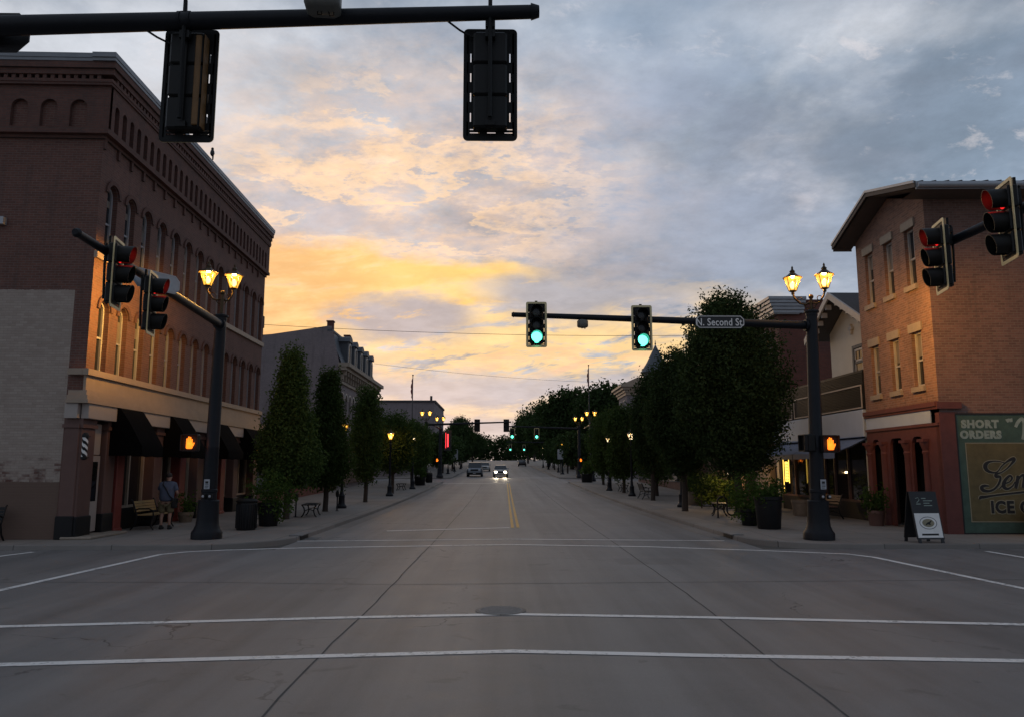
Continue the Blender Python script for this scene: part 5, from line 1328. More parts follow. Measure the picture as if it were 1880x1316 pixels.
egg = lambda t: max(.05, math.sin(PI * min(1, (t * .86 + .12))) ** .6)
vase = lambda t: max(.12, math.sin(PI * (.10 + .86 * t)) ** .85) * (1.08 - .12 * t)
rnd = lambda t: max(.1, math.sqrt(max(0.0, 1 - (2 * t - 1) ** 2)))
GL, GR = 'street trees on the left pavement', 'street trees on the right pavement'
tree('dark columnar street tree nearest the left corner, beside the backless bench', (-7.97, 28.95, 0), 1.15, 6.0, .92, cone, 900, 46, .095, 11, M['leafL'], GL, wob=.3)
tree('second columnar tree from the left corner, between bench and lamp post', (-7.63, 33.8, 0), 1.1, 5.75, .95, cone, 760, 44, .10, 12, M['leafL'], GL, wob=.3)
tree('slim columnar tree past the first lamp post on the left', (-7.3, 41.8, .04), 1.15, 5.8, .62, egg, 480, 38, .11, 13, M['leafL'], GL, wob=.25)
a = tree('rounded tree on the left beyond the bright lantern post', (-7.3, 52, gz(52)), 1.5, 4.9, 1.15, egg, 460, 34, .14, 14, M['leafL'], GL, wob=.35, spread=.26)
dup(a, loc=(-7.2, 62.5, gz(62)), rz=2.6, label='rounded left tree behind the pale lantern post'); dup(a, loc=(-7.6, 69, gz(69)), rz=3.9, label='last rounded left tree before the second crossing')
tree('very large dark tree on the right pavement by the wave bike rack', (9.55, 31.0, 0), 1.7, 8.55, 1.9, vase, 1800, 54, .105, 21, M['leafR'], GR, wob=.28, trunk_r=.15, spread=.24, lean=-.25)
tree('second large dark right tree, beside the backless bench', (8.05, 33.8, 0), 1.6, 6.6, 1.02, vase, 900, 48, .105, 22, M['leafR'], GR, wob=.28, trunk_r=.13, spread=.24, lean=-.3)
tree('third large dark right tree, beside the iron bench with a back', (8.55, 43.4, .05), 1.6, 6.7, .85, vase, 640, 40, .12, 23, M['leafR'], GR, wob=.28, trunk_r=.12, spread=.26)
a = tree('light green right tree between the two small lantern posts', (8.45, 53.0, gz(53)), 1.0, 5.6, 1.0, egg, 440, 32, .15, 24, M['leafL'], GR, wob=.3, spread=.24)
dup(a, loc=(8.5, 60, gz(60)), rz=1.1, label='light green right tree past the second small lantern post'); dup(a, loc=(8.9, 67, gz(67)), rz=2.2, label='last light green right tree before the second crossing'); dup(a, loc=(9.9, 49, .1), rz=3.3, label='light green right tree set back near the brick shop')
GD = 'distant street trees past the second crossing'
a = tree('distant small tree past the second crossing, first on the left', (-7.6, 95, gz(95)), 1.3, 4.6, 1.5, egg, 220, 16, .34, 31, M['leafF'], GD, spread=.3)
for k, (x, y, lb) in enumerate(((-8.0, 106, 'second on the left'), (-7.6, 120, 'third on the left'), (-8.2, 132, 'fourth on the left'), (-7.4, 146, 'fifth on the left'), (9.3, 94, 'first on the right'), (9.0, 104, 'second on the right'), (9.2, 116, 'third on the right'), (8.9, 128, 'fourth on the right'), (9.6, 142, 'fifth on the right'))):
    dup(a, loc=(x, y, gz(y)), rz=k * 1.1, label='distant small tree past the second crossing, ' + lb)
GB = 'big distant shade trees'
a = tree('broad dark shade tree rising behind the right flagpole', (12.2, 132, gz(132)), 3.0, 12.2, 4.7, rnd, 420, 34, .52, 41, M['leafF'], GB, 'shade_tree', .35, .4, .75)
dup(a, loc=(17.5, 122, gz(122)), rz=2.0, label='broad shade tree behind the cornice of the turreted building'); c_ = dup(a, loc=(7.2, 205, gz(205)), rz=1.0, label='rounded far tree behind the left distant green lights'); c_.scale = (.75, .75, .92); dup(a, loc=(10.5, 168, gz(168)), rz=4.0, label='far shade tree behind the right distant green light')
c_ = dup(a, loc=(-9.6, 178, gz(178)), rz=3.0, label='far shade tree left of the second crossing arm'); c_.scale = (.55, .55, .8)
c_ = dup(a, loc=(-8.6, 232, gz(232)), rz=5.0, label='farthest shade tree on the left of the road end'); c_.scale = (.7, .7, .65)
dup(a, loc=(11.2, 258, gz(258)), rz=5.6, label='farthest shade tree on the right of the road end')
b_ = dup(a, loc=(-16.5, 76, gz(76)), rz=.9, label='tree top showing beside the mansard building end'); b_.scale = (.62, .62, .72)
def wood(label, pts, seed):
    rg = random.Random(seed); vs = MB()
    me_, c_ = None, None
    allv = []
    meshes = []
    for k, (x, y, s) in enumerate(pts):
        me, c = crown_mesh('tmp', -2.0, 11 * s, 5.5 * s, rnd, 120, 14, 1.0, seed + k, M['leafF'], .5, 1.0, .35)
        v = np.zeros(len(me.vertices) * 3); me.vertices.foreach_get('co', v); v = v.reshape(-1, 3) + np.array([x, y, gz(y)]); allv.append(v); bpy.data.meshes.remove(me)
    V = np.concatenate(allv); N = len(V) // 4
    me = bpy.data.meshes.new('far_wood'); me.vertices.add(4 * N); me.vertices.foreach_set('co', V.ravel()); me.loops.add(4 * N); me.loops.foreach_set('vertex_index', np.arange(4 * N)); me.polygons.add(N); me.polygons.foreach_set('loop_start', np.arange(0, 4 * N, 4)); me.polygons.foreach_set('loop_total', np.full(N, 4)); me.update(calc_edges=True); me.materials.append(M['leafF'])
    o = bpy.data.objects.new('far_wood', me); col.objects.link(o); tag(o, label, 'wood', kind='stuff')
wood('dark mass of far trees closing the end of the street', [(-30 + i * 5.0 + (-.5 if i < 6 else 1), 330 + (i * 37 % 50), .8 + (i * 13 % 7) * .06) for i in range(14)], 90)

# ------------------------------------------------------------------ benches, bins, planters and small things
def flat_bench(label, loc, rz):
    t = thing('backless_bench', label, 'bench', loc, rz, 'black backless benches')
    mb = MB()
    for i in range(5): mb.bbox(-.28 + i * .115, -.18 + i * .115, -.75, .75, .45, .49, .006)
    mb.build('seat', M['blackp'], t, smooth=0)
    for y in (-.58, .58):
        mb = MB()
        for s_ in (-1, 1): mb.tube([(s_ * .27, y, .45), (s_ * .20, y, .36), (s_ * .17, y, .22), (s_ * .22, y, .08), (s_ * .29, y, .0)], .026, 7)
        mb.tube([(-.18, y, .24), (0, y, .30), (.18, y, .24)], .018, 6); mb.build('leg_frame', M['blackp'], t)
    mb = MB(); mb.tube([(0, -.58, .3), (0, .58, .3)], .016, 6); mb.build('stretcher', M['blackp'], t)
def back_bench(label, loc, rz, slat):
    """park bench with curved iron ends; sitter faces local -Y"""
    t = thing('park_bench', label, 'bench', loc, rz)
    mb = MB()
    for i in range(5): mb.bbox(-.72, .72, -.26 + i * .10, -.175 + i * .10, .43, .465, .006)
    mb.build('seat', slat, t, smooth=0)
    mb = MB()
    for i in range(4):
        z = .54 + i * .085; y = .235 + (z - .46) * .28; mb.add([(-.72, y, z), (.72, y, z), (.72, y + .02, z + .07), (-.72, y + .02, z + .07), (-.72, y + .03, z - .005), (.72, y + .03, z - .005), (.72, y + .05, z + .065), (-.72, y + .05, z + .065)], [(0, 1, 2, 3), (7, 6, 5, 4), (0, 4, 5, 1), (3, 2, 6, 7), (0, 3, 7, 4), (1, 5, 6, 2)])
    mb.build('backrest', slat, t, smooth=0)
    for x in (-.73, .73):
        mb = MB()
        mb.tube([(x, -.32, 0), (x, -.24, .12), (x, -.25, .28), (x, -.30, .42), (x, -.28, .58), (x, -.15, .64), (x, .16, .64), (x, .27, .60)], .022, 7)
        mb.tube([(x, .38, 0), (x, .26, .16), (x, .20, .42), (x, .26, .60), (x, .36, .88), (x, .40, .91)], .024, 7); mb.tube([(x, -.27, .42), (x, .2, .40)], .02, 6); mb.tube([(x, -.25, .22), (x, .0, .30), (x, .24, .2)], .016, 6)
        mb.build('iron_end', M['blackp'], t)
    return t
flat_bench('black backless bench under the first left tree', (-7.45, 30.6, 0), .1)
flat_bench('black backless bench behind the wave bike rack', (8.75, 31.0, 0), -.25)
flat_bench('distant black backless bench on the left pavement', (-7.4, 57.5, gz(57.5)), 0)
flat_bench('distant black backless bench on the right pavement', (8.7, 55.0, gz(55)), 0)
back_bench('iron ended bench with a back on the right, seen from its end', (8.5, 45.2, .08), PI / 2, M['blackp'])
back_bench('bench with yellow wooden slats against the shop front beside the person', (-10.95, 24.7, 0), PI / 2, M['wood'])
back_bench('black bench at the left edge below the whitewashed wall', (-13.72, 20.2, 0), 0, M['blackp'])
back_bench('wooden bench outside the low shop, behind the right signal pole', (12.3, 29.3, 0), -PI / 2, M['brownp'])
def bike_rack():
    t = thing('bike_rack', 'black wave shaped bike rack in front of the large right tree', 'bike rack', (8.22, 29.3, 0), .06)
    P = [(0, 0, 0), (0, 0, .62)]; 
    for k in range(3):
        c = .18 + k * .36
        for i in range(1, 9):
            a = PI - PI * i / 8; z = .62 if k % 2 == 0 else .28
            P.append((c + .18 * math.cos(a), 0, z + (.18 if k % 2 == 0 else -.18) * math.sin(a)))
        if k < 2: P.append((c + .18, 0, .28 if k % 2 == 0 else .62))
    P.append((1.08, 0, 0))
    mb = MB(); mb.tube(P, .03, 10); mb.build('tube', M['blackp'], t)
    mb = MB()
    for x in (0, 1.08): mb.cyl((x, 0, 0), (x, 0, .012), .07, n=12)
    mb.build('floor_flange', M['blackp'], t)
bike_rack()
def foliage_ball(par, c, r, n, leaf, seed, m, name='foliage'):
    me, _ = crown_mesh(name, c[2] - r[2], c[2] + r[2], max(r[0], r[1]), rnd, n, 14, leaf, seed, m, .5, .10, .3)
    o = bpy.data.objects.new(name, me); col.objects.link(o); o.parent = par; o.location = (c[0], c[1], 0); return o
def planter(label, loc, r, h, m, plant=None, name='planter'):
    t = thing(name, label, 'planter', loc)
    mb = MB(); mb.lathe([(r * .78, 0), (r * .82, .03), (r * .97, h - .12), (r * 1.03, h - .1), (r * 1.03, h), (r * .93, h), (r * .92, h - .08)], 24); mb.build('pot', M[m], t)
    if plant: foliage_ball(t, (plant[3] if len(plant) > 3 else 0, plant[4] if len(plant) > 4 else 0, plant[2]), plant[:2] + (plant[1],), plant[5], plant[6], plant[7], M[plant[8]])
    return t
planter('large black tapered planter right of the leafy bush on the right pavement', (8.38, 24.2, 0), .43, 1.0, 'blackp', (.42, .22, 1.05, -.02, 0, 60, .10, 51, 'leafB'))
planter('planter hidden by a tall leafy bush, left of the black planter', (8.22, 25.6, 0), .30, .55, 'blackp', (.22, .64, .82, 0, 0, 170, .08, 52, 'leafB'))
planter('black planter with a leafy bush behind the bin on the left pavement', (-7.62, 25.6, 0), .36, .75, 'blackp', (.30, .66, .90, .1, 0, 170, .085, 53, 'leafB'))
planter('round pot with bushy plant beside the red columned entrance', (12.35, 25.4, 0), .27, .5, 'brownp', (.28, .30, .72, 0, 0, 60, .09, 54, 'leafB'))
planter('pale stone planter under the second large right tree', (9.7, 38.8, 0), .42, .7, 'terracotta', (.40, .35, .95, 0, 0, 70, .11, 55, 'leafB'))
planter('stone pot by the shop window left of the right signal pole', (11.9, 30.6, 0), .36, .62, 'terracotta')
planter('low stone pot by the shop window left of the left signal pole', (-11.05, 27.4, 0), .25, .35, 'terracotta', (.22, .18, .45, 0, 0, 30, .08, 56, 'leafB'))
planter('distant dark planter with flowers on the left pavement', (-6.9, 66, gz(66)), .5, .7, 'blackp', (.5, .4, 1.0, 0, 0, 50, .16, 57, 'leafB'))
planter('distant dark planter with shrub at the second crossing on the right', (8.1, 72.5, gz(72)), .6, .8, 'blackp', (.6, .5, 1.2, 0, 0, 60, .18, 58, 'leafB'))
def litter_bin(label, loc):
    t = thing('litter_bin', label, 'litter bin', loc, 0, 'black litter bins')
    mb = MB(); mb.lathe([(.27, 0), (.29, .03), (.30, .80), (.29, .82), (.28, .82)], 24)
    for i in range(24):
        a = 2 * PI * i / 24; mb.box(.303 * math.cos(a) - .012, .303 * math.cos(a) + .012, .303 * math.sin(a) - .012, .303 * math.sin(a) + .012, .06, .78)
    mb.build('barrel', M['blackp'], t)
    mb = MB(); mb.lathe([(.315, .84), (.32, .88), (.27, .93), (.15, .95), (.15, .90)], 24)
    for a in (0, PI / 2, PI, 1.5 * PI): mb.cyl((.28 * math.cos(a), .28 * math.sin(a), .80), (.28 * math.cos(a), .28 * math.sin(a), .86), .015, n=6)
    mb.tube([(.1, 0, .94), (.14, -.02, 1.08), (.16, -.02, 1.10)], .014, 6)
    mb.build('lid', M['polymer'], t)
litter_bin('black round litter bin on the left pavement in front of the bush', (-7.82, 24.0, 0))
litter_bin('distant black litter bin near the second crossing on the left', (-6.7, 72, gz(72)))
def maroon_bin():
    t = thing('barrel', 'dark maroon rounded barrel at the right edge below the painted advertisement', 'barrel', (15.18, 21.55, 0))
    mb = MB(); mb.lathe([(.34, 0), (.40, .08), (.45, .45), (.41, .78), (.30, .90), (.1, .94)], 28); mb.build('drum', M['maroon'], t)
    mb = MB(); mb.lathe([(.44, .20), (.455, .22), (.455, .25), (.44, .27)], 28); mb.lathe([(.415, .66), (.44, .68), (.43, .72), (.40, .74)], 28); mb.build('hoop', M['iron'], t)
maroon_bin()
def sandwich_board():
    t = thing('sandwich_board', 'black and white sandwich board on the pavement before the painted advertisement', 'sandwich board', (10.85, 19.85, 0), .06)
    lean = .16; ht = 1.28
    for s_ in (-1, 1):
        mb = MB(lambda u, v, w: (u, s_ * (.30 - v * .21 + w), v + .04)); mb.bbox(-.36, .36, .0, ht - .04, -.012, .012, .008) if False else mb.box(-.36, .36, .06, ht - .04, -.014, .014); mb.box(-.34, -.26, -.04, .06, -.014, .014); mb.box(.26, .34, -.04, .06, -.014, .014)
        p = mb.build('board', M['sign_dark'], t, smooth=0)
        if s_ == -1:
            T_ = lambda u, v, w: (u, -(.30 - v * .21 + w), v + .04)
            mb = MB(T_); mb.box(-.33, .33, .10, .70, .0145, .022); mb.build('white_poster', M['white'], p, smooth=0)
            mb = MB(T_)
            o1 = [(.23 * math.cos(2 * PI * i / 32), .46 + .155 * math.sin(2 * PI * i / 32)) for i in range(32)]; o2 = [(.215 * math.cos(2 * PI * i / 32), .46 + .14 * math.sin(2 * PI * i / 32)) for i in range(32)]
            ring(mb, o1, o2, .022, .0235); mb.build('oval_ring', M['slate'], p, smooth=0)
            mb = MB(T_); mb.add([(.16 * math.cos(2 * PI * i / 32), .46 + .10 * math.sin(2 * PI * i / 32), .0228) for i in range(32)], [tuple(range(32))]); mb.build('oval_field', M['mural_w'], p, smooth=0)
            mb = MB(T_); mb.add([(x * .95, .46 + z, .0238) for x, z in ((-.09, -.055), (-.05, -.05), (-.02, -.03), (.03, -.045), (.07, -.05), (.05, -.02), (.075, .02), (.12, .06), (.08, .065), (.04, .035), (-.03, .01), (-.07, -.02))], [tuple(range(12))]); mb.box(-.22, .22, .155, .20, .0222, .0236); mb.build('emblem', M['mural_b'], p, smooth=0)
            mb = MB(T_)
            for k, (a, b) in enumerate(((-.06, .06), (-.02, .22), (-.02, .14), (-.02, .20))): mb.box(a, b, 1.06 - k * .06, 1.08 - k * .06, .0145, .0165)
            mb.box(-.22, -.10, .92, .94, .0145, .0165); mb.tube([(-.22, 1.07, .016), (-.14, 1.09, .016), (-.12, 1.03, .016), (-.2, .96, .016)], .008, 5); mb.build('chalk_lines', M['mural_l'], p, smooth=0)
sandwich_board()
def patio():
    t = thing('fence', 'tan wooden patio fence behind the large right trees', 'fence', (12.3, 41.5, .02))
    for i in range(16):
        pass
    mb = MB(); [mb.bbox(-.9 + i * .16, -.9 + i * .16 + .145, -.02, .02, .05, 1.75 + .02 * (i % 3), .006) for i in range(16)]; mb.build('boards', M['woodfence'], t, smooth=0)
    mb = MB(); mb.box(-.95, 1.7, .021, .06, .35, .45); mb.box(-.95, 1.7, .021, .06, 1.3, 1.4); mb.build('rail', M['woodfence'], t, smooth=0)
    t = thing('brick_pier', 'square pale brick pier behind the bike rack', 'brick pier', (11.2, 34.8, 0))
    mb = MB(); mb.box(-.24, .24, -.24, .24, 0, 1.55); mb.build('shaft', M['brickR'], t, smooth=0); mb = MB(); mb.bbox(-.29, .29, -.29, .29, 1.552, 1.66, .02); mb.build('cap', M['stone'], t, smooth=0)
    t = thing('patio_lamp', 'small lit patio lamp on a thin post behind the bike rack', 'lamp', (10.55, 35.6, 0))
    mb = MB(); mb.lathe([(.09, 0), (.09, .03), (.022, .05), (.018, 1.55), (.05, 1.57)], 10); mb.lathe([(.09, 1.74), (.09, 1.76), (.02, 1.84)], 10); mb.build('post', M['blackp'], t)
    mb = MB(); mb.sphere((0, 0, 1.65), .06, 12, 8); mb.build('bulb', M['lamp_white'], t)
    o = lamp_light((0, 0, 1.65), 160, .05, 0, (1, .62, .25)); o.parent = t
    t = thing('hedge', 'light green clipped hedge between the large right tree trunks', 'hedge', (10.6, 37.6, 0))
    me, _ = crown_mesh('foliage', .1, 1.25, .55, lambda q: 1.0, 160, 14, .12, 77, M['grass'], .4, .12, .1)
    v = np.zeros(len(me.vertices) * 3); me.vertices.foreach_get('co', v); v = v.reshape(-1, 3); v[:, 0] *= 1.7; me.vertices.foreach_set('co', v.ravel()); me.update()
    o = bpy.data.objects.new('foliage', me); col.objects.link(o); o.parent = t
    mb = MB()
    for i in range(6): mb.tube([(-.7 + i * .28, 0, 0), (-.7 + i * .28 + .03, .02, .7)], .012, 5)
    mb.build('stem', M['bark'], t)
    t = thing('topiary', 'small dark topiary bush beside the backless bench on the right', 'shrub', (9.35, 36.0, 0))
    mb = MB(); mb.tube([(0, 0, 0), (0, 0, .7)], .03, 7); mb.build('stem', M['bark'], t); foliage_ball(t, (0, 0, 1.0), (.34, .42, .42), 70, .09, 78, M['leafR'])
    t = thing('wall', 'low tan masonry wall of the patio beside the brick block', 'wall', (12.9, 36.45, 0))
    mb = MB(); mb.bbox(-.15, .15, -.02, 8, 0, 1.9, .02); mb.build('masonry', M['tan'], t, smooth=0); mb = MB(); mb.bbox(-.2, .2, -.06, 8.04, 1.903, 2.0, .02); mb.build('coping', M['stone'], t, smooth=0)
patio()
def flagpole(label, loc, h):
    t = thing('flagpole', label, 'flagpole', loc)
    mb = MB(); mb.lathe([(.12, 0), (.09, 1), (.05, h)], 10); mb.sphere((0, 0, h + .08), .11); mb.build('pole', M['darkpole'], t)
    mb = MB(); n = 10; vs = []
    for j in range(n + 1):
        z = h - .3 - j * .26; w = .10 + .16 * math.sin(PI * j / n) + .05 * math.sin(j * 2.2)
        vs += [(.05, 0, z), (.05 - w * .6, .08, z - .05), (.02 - w, -.04, z - .08), (.03 - w * .5, -.12, z - .03)]
    mb.add(vs, [(4 * j + k, 4 * j + (k + 1) % 4, 4 * j + 4 + (k + 1) % 4, 4 * j + 4 + k) for j in range(n) for k in range(4)]); mb.build('flag', M['flag'], t)
flagpole('flagpole with furled flag above the trees on the left', (-11.4, 98, gz(98)), 12.6); flagpole('taller flagpole with furled flag above the trees on the right', (12.2, 105.5, gz(105)), 14.8)
def wire(label, a, b, sag):
    P = [(a[0] + (b[0] - a[0]) * i / 24, a[1] + (b[1] - a[1]) * i / 24, a[2] + (b[2] - a[2]) * i / 24 - sag * 4 * (i / 24) * (1 - i / 24)) for i in range(25)]
    mb = MB(); mb.tube([tuple(p[k] - a[k] for k in range(3)) for p in P], .013, 5); o = mb.build('utility_wire', M['wire'], None, loc=a); tag(o, label, 'utility wire', 'wires across the street')
wire('upper wire across the street behind the green lights', (-14.2, 45, 10.3), (13.9, 45.0, 9.75), .28); wire('lower farther wire across the street above the flagpoles', (-12.4, 74, 11.9), (13.4, 87.9, 11.6), .35)
def bird():
    t = thing('bird', 'small dark bird perched on the left cornice edge', 'bird', (-11.05, 27.9, 13.61))
    mb = MB(); mb.lathe([(.005, 0), (.05, .04), (.085, .12), (.07, .22), (.045, .27), (.055, .31), (.04, .35), (.005, .37)], 12); mb.prism([(-.03, .10), (.03, .10), (.02, -.1), (-.02, -.1)], 'y', .06, .09); mb.cyl((0, -.04, .32), (0, -.10, .31), .015, .003, 6); mb.build('body', M['sign_dark'], t)
bird()
def blade(label, loc, red=True):
    t = thing('lit_sign', label, 'sign', loc)
    mb = MB(); mb.cyl((-.7, .1, -loc[2] + gz(loc[1])), (-.7, .1, 1.4), .07, n=8); mb.box(-.7, -.3, .05, .12, .9, 1.0); mb.build('post', M['navy'], t)
    mb = MB(); mb.box(-.42, .42, -.1, .1, -1.2, 1.2); mb.build('box', M['sign_dark'], t, smooth=0)
    mb = MB(); mb.box(-.07, .09, -.13, -.105, -.75, .75); mb.box(-.25, -.21, -.13, -.105, -.9, .9); mb.build('neon_tube', M['neon_r'], t, smooth=0)
blade('tall red lit sign on a street post past the second crossing', (-6.25, 90, gz(90) + 4.2))
def board_sign(label, loc, w, h):
    t = thing('street_sign', label, 'street sign', loc); mb = MB(); mb.prism(rrect(w, h, .08, 3, 0, 2.6), 'y', -.02, .0); mb.build('plate', M['plate'], t, smooth=0); mb = MB(); mb.cyl((0, .04, 0), (0, .04, 2.9), .04, n=8); mb.build('post', M['navy'], t)
board_sign('pale blank sign plate on a post past the second crossing, left', (-6.4, 106, gz(106)), .9, 1.5); board_sign('pale blank sign plate on a post past the second crossing, right', (7.6, 98, gz(98)), .8, 1.3)
def parking_meter(label, loc):
    t = thing('parking_meter', label, 'parking meter', loc, 0, 'parking meters')
    mb = MB(); mb.cyl((0, 0, 0), (0, 0, .62), .03, n=8); mb.cyl((0, 0, 0), (0, 0, .02), .08, n=10); mb.build('post', M['blackp'], t); mb = MB(); mb.lathe([(.04, .6), (.075, .66), (.08, .8), (.05, .88), (.01, .9)], 10); mb.build('meter_head', M['blackp'], t)
parking_meter('low dark bollard meter just left of the first backless bench', (-7.95, 30.2, 0)); parking_meter('low dark bollard meter right of the second left tree', (-7.2, 34.2, 0))

# ------------------------------------------------------------------ person
def skin_mesh(name, verts, edges, radii, m, par, sub=2):
    me = bpy.data.meshes.new(name + '_skeleton'); me.from_pydata(verts, edges, [])
    o = bpy.data.objects.new(name + '_tmp', me); col.objects.link(o)
    o.modifiers.new('skin', 'SKIN'); sv = me.skin_vertices[0].data
    for i, r in enumerate(radii): sv[i].radius = r if isinstance(r, tuple) else (r, r); sv[i].use_root = (i == 0)
    s_ = o.modifiers.new('sub', 'SUBSURF'); s_.levels = sub; s_.render_levels = sub
    bpy.context.view_layer.update()
    out = bpy.data.meshes.new_from_object(o.evaluated_get(bpy.context.evaluated_depsgraph_get()))
    bpy.data.objects.remove(o); bpy.data.meshes.remove(me)
    out.materials.clear(); out.materials.append(m); out.polygons.foreach_set('use_smooth', [True] * len(out.polygons)); out.name = name
    r = bpy.data.objects.new(name, out); col.objects.link(r); r.parent = par
    return r
def person():
    t = thing('person', 'person seen from behind in grey blue shirt and khaki shorts with a shoulder bag strap', 'person', (-10.42, 24.3, 0), .12)
    V = []; E = []; Rd = []
    def v(p, r, link=None):
        V.append(p); Rd.append(r)
        if link is not None: E.append((link, len(V) - 1))
        return len(V) - 1
    pel = v((0, 0, .93), (.15, .11)); sp = v((0, .02, 1.10), (.15, .11), pel); ch = v((0, .06, 1.30), (.16, .115), sp); nk0 = v((0, .12, 1.42), (.075, .07), ch)
    nk = v((-.01, .16, 1.48), .055, nk0); hd = v((-.02, .20, 1.56), (.075, .085), nk); hd2 = v((-.02, .21, 1.64), (.078, .092), hd); v((-.02, .20, 1.70), (.055, .065), hd2)
    v((-.02, .305, 1.575), .016, hd); v((-.105, .20, 1.575), .016, hd); v((.065, .20, 1.575), .016, hd)
    ends = []
    for s_ in (-1, 1):
        hip = v((s_ * .10, 0, .86), .095, pel); kn = v((s_ * .115, .03, .48), .060, hip); cf = v((s_ * .12, -.01, .33), .052, kn); an = v((s_ * .12, 0, .09), .036, cf); v((s_ * .125, .10, .04), .038, an)
        sh = v((s_ * .19, .07, 1.36), .058, ch)
        el = v(((-.27, .07, 1.08) if s_ < 0 else (.30, .04, 1.10)), .042, sh)
        wr = v(((-.22, .26, .95) if s_ < 0 else (.24, .24, 1.00)), .027, el); pm = v(((-.20, .32, .92) if s_ < 0 else (.20, .31, .97)), (.036, .022), wr)
        p = V[pm]
        for k in range(4):
            f = v((p[0] + (k - 1.5) * .017, p[1] + .04, p[2] - .01), .0095, pm); f2 = v((p[0] + (k - 1.5) * .018, p[1] + .06 + .006 * (k in (1, 2)), p[2] - .035), .0085, f); v((p[0] + (k - 1.5) * .018, p[1] + .055, p[2] - .058), .0075, f2)
        th = v((p[0] - s_ * .04, p[1] + .0, p[2] + .005), .011, pm); v((p[0] - s_ * .055, p[1] + .03, p[2] - .005), .009, th)
    skin_mesh('body', V, E, Rd, M['skin'], t)
    # shirt
    V.clear(); E.clear(); Rd.clear()
    a = v((0, .0, .82), (.235, .195)); b = v((0, .0, .98), (.235, .195), a); c = v((0, .02, 1.15), (.235, .20), b); d = v((0, .06, 1.31), (.235, .195), c); v((0, .11, 1.44), (.115, .115), d)
    for s_ in (-1, 1): q = v((s_ * .20, .07, 1.36), .092, d); v(((-.245, .07, 1.17) if s_ < 0 else (.265, .05, 1.15)), .084, q)
    skin_mesh('shirt', V, E, Rd, M['shirt'], t)
    V.clear(); E.clear(); Rd.clear()
    a = v((0, 0, .90), (.20, .17))
    for s_ in (-1, 1): q = v((s_ * .11, .0, .78), .135, a); v((s_ * .125, .02, .48), .115, q)
    skin_mesh('shorts', V, E, Rd, M['shorts'], t)
    mb = MB(); mb.sphere((-.02, .185, 1.645), .103, 14, 10, (.92, 1.0, .88)); mb.v = [(x, y, z) if not (y > .23 and z < 1.65) else (x, y - .06, z) for x, y, z in mb.v]; mb.build('hair', M['hair'], t, smooth=80)
    for s_ in (-1, 1):
        mb = MB(); mb.bbox(s_ * .125 - .05, s_ * .125 + .05, -.07, .20, .0, .075, .025); mb.lathe([(.045, .05), (.05, .11), (.042, .13)], 12, (s_ * .12, -.005, 0)); mb.build('shoe', M['rubber'], t, smooth=60)
    mb = MB()
    pth = [(-.13, .07, 1.47), (-.10, -.10, 1.37), (.02, -.155, 1.22), (.12, -.185, 1.04), (.21, -.13, .94), (.245, .02, .90), (.21, .14, .95)]
    for p, q in zip(pth, pth[1:]):
        A, B = Vector(p), Vector(q); mb.tube([A, (A + B) / 2, B], .019, 6)
    mb.build('bag_strap', M['rubber'], t)
    t2 = thing('shoulder_bag', 'dark shoulder bag hanging at the right hip of the person', 'bag', (-10.19, 24.32, .80))
    mb = MB(); mb.bbox(-.05, .06, -.14, .14, -.16, .14, .03); mb.build('bag_body', M['rubber'], t2, smooth=50); mb = MB(); mb.box(.061, .07, -.13, .13, .0, .13); mb.build('flap', M['polymer'], t2, smooth=0)
person()

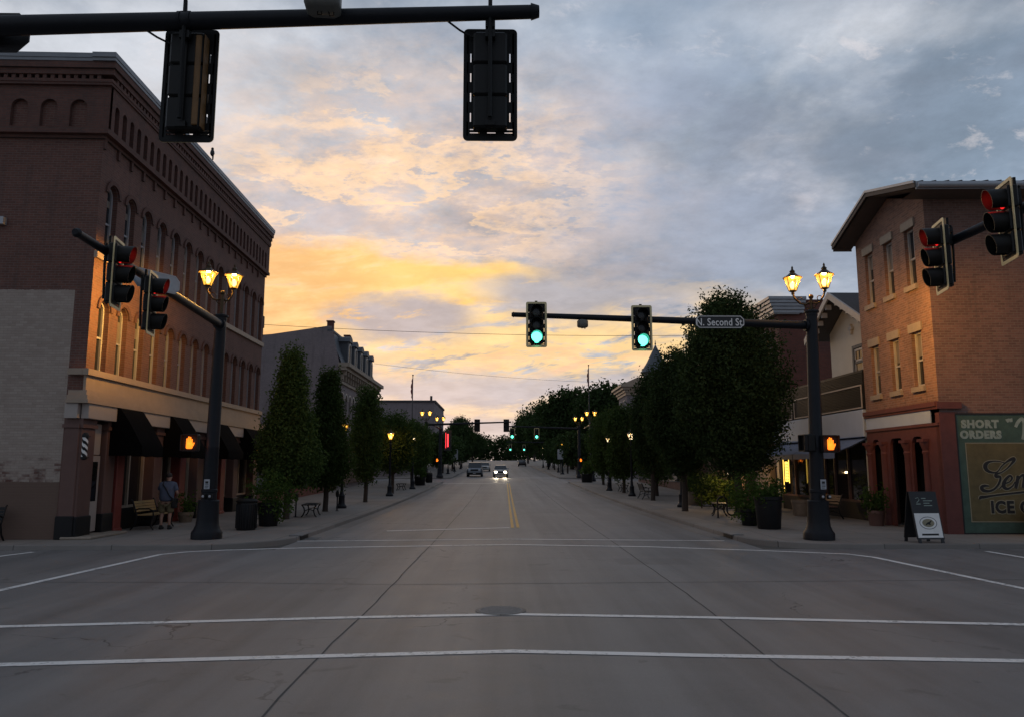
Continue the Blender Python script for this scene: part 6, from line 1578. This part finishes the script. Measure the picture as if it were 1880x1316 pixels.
# ------------------------------------------------------------------ cars
def car(label, loc, rz, paint, suv=False, lights=False):
    """front faces local -Y; origin on the road under the middle"""
    t = thing('parked_car' if not lights else 'moving_car', label, 'car', loc, rz)
    L, W = (4.7, 1.9) if suv else (4.5, 1.78)
    H, hood, belt = (1.76, 1.05, 1.08) if suv else (1.42, .86, .92)
    sec = [(-L / 2, .42, hood - .22, .78), (-L / 2 + .12, .28, hood - .08, .90), (-L / 2 + 1.0, .24, hood, .97), (-L / 2 + 1.45, .22, belt, 1.0), (0, .2, belt + .02, 1.0), (L / 2 - .9, .22, belt + .03, 1.0), (L / 2 - .15, .3, belt, .93), (L / 2, .45, belt - .2, .82)]
    mb = MB(); vs = []
    for y, z0, z1, w in sec:
        h = W / 2 * w; vs += [(-h * .96, y, z0), (-h, y, z0 + .18), (-h, y, (z0 + z1) / 2 + .1), (-h * .93, y, z1), (h * .93, y, z1), (h, y, (z0 + z1) / 2 + .1), (h, y, z0 + .18), (h * .96, y, z0)]
    n = len(sec); mb.add(vs, [(8 * i + j, 8 * i + (j + 1) % 8, 8 * i + 8 + (j + 1) % 8, 8 * i + 8 + j) for i in range(n - 1) for j in range(8)] + [tuple(range(8)), tuple(range(8 * n - 1, 8 * n - 9, -1))])
    body = mb.build('body', M[paint], t, smooth=40)
    if suv: cab = [(-L / 2 + 1.25, belt, .88), (-L / 2 + 1.95, H - .06, .76), (-L / 2 + 2.4, H, .75), (L / 2 - .6, H - .02, .76), (L / 2 - .12, belt + .02, .86)]
    else: cab = [(-L / 2 + 1.3, belt - .02, .88), (-L / 2 + 2.05, H - .05, .68), (-L / 2 + 2.5, H, .66), (L / 2 - 1.35, H - .05, .68), (L / 2 - .55, belt, .84)]
    mb = MB(); mb.cm = 0; vs = []
    for y, z, w in cab: vs += [(-W / 2 * w, y, z), (W / 2 * w, y, z)]
    mb.add(vs, [(2, 3, 5, 4), (4, 5, 7, 6)]); mb.build('roof', M[paint], body, smooth=40)
    y0, z0, w0 = cab[0]; y1, z1, w1 = cab[1]
    mb = MB(); mb.add([vs[0], vs[1], vs[3], vs[2]], [(0, 1, 2, 3)]); mb.build('windshield', M['glass'], t, smooth=0)
    mb = MB(); mb.add([vs[6], vs[7], vs[9], vs[8]], [(0, 1, 2, 3)]); mb.build('rear_window', M['glass'], t, smooth=0)
    for s_ in (0, 1):
        base = [(vs[0 + s_][0], cab[0][0], cab[0][1]), vs[2 + s_], vs[4 + s_], vs[6 + s_], (vs[8 + s_][0], cab[-1][0], cab[-1][1])]
        mb = MB(); mb.add(base, [(0, 1, 2, 3, 4)]); mb.build('side_window', M['glass'], t, smooth=0)
        sx = -1 if s_ == 0 else 1
        mb = MB(); mb.bbox(sx * W / 2 * .9 - .09, sx * W / 2 * .9 + .14 * sx + .09, -L / 2 + 1.5, -L / 2 + 1.62, belt + .03, belt + .16, .02); mb.build('mirror', M[paint], t, smooth=40)
        for y in (-L / 2 + .85, L / 2 - .85):
            r = .36 if suv else .32; x = sx * (W / 2 - .11)
            mb = MB(); mb.cyl((x - .11, y, r), (x + .11, y, r), r, n=20); w = mb.build('wheel', M['rubber'], t); mb = MB(); mb.cyl((x + sx * .09, y, r), (x + sx * .118, y, r), r * .62, n=16); mb.build('rim', M['chrome'], w)
        mb = MB(); mb.bbox(sx * (W / 2 - .36) - .17, sx * (W / 2 - .36) + .17, -L / 2 - .02, -L / 2 + .1, hood - .34, hood - .18, .03); mb.build('headlight', M['head_on' if lights else 'plate'], t, smooth=40)
        if lights:
            d = bpy.data.lights.new('headlamp', 'SPOT'); d.energy = 220; d.color = (1, .82, .58); d.spot_size = R(50); d.spot_blend = .6; d.shadow_soft_size = .08
            o = bpy.data.objects.new('headlamp', d); col.objects.link(o); o.parent = t; o.location = (sx * (W / 2 - .36), -L / 2 - .08, hood - .26); o.rotation_euler = (R(86), 0, PI)
            o.rotation_euler = Vector((0, -1, -.07)).to_track_quat('-Z', 'Y').to_euler()
    mb = MB(); mb.box(-W / 2 * .5, W / 2 * .5, -L / 2 - .015, -L / 2 + .06, hood - .36, hood - .16)
    mb.build('grille', M['polymer'], t, smooth=0)
    mb = MB(); mb.bbox(-W / 2 * .86, W / 2 * .86, -L / 2 - .05, -L / 2 + .15, .30, .50, .04); mb.build('bumper', M['polymer' if suv else paint], t, smooth=40)
    mb = MB(); mb.box(-.16, .16, -L / 2 - .06, -L / 2 - .051, .36, .46); mb.build('number_plate', M['plate'], t, smooth=0)
    return t
rz_ = lambda y: (0, y, gz(y) + ROAD)
def put(c, x, y):
    c.location = (x, y, gz(y) + ROAD); c.rotation_euler.x = 0
put(car('oncoming car with bright headlights near the centre line', (0, 0, 0), 0, 'carB', False, True), -.05, 93)
put(car('silver blue sport utility car in the left lane', (0, 0, 0), 0, 'carA', True), -3.2, 95)
put(car('pale car farther back in the left lane', (0, 0, 0), 0, 'carB', False), -2.6, 122)
put(car('dark car parked at the right kerb far up the street', (0, 0, 0), PI, 'carC', False), 4.6, 168)
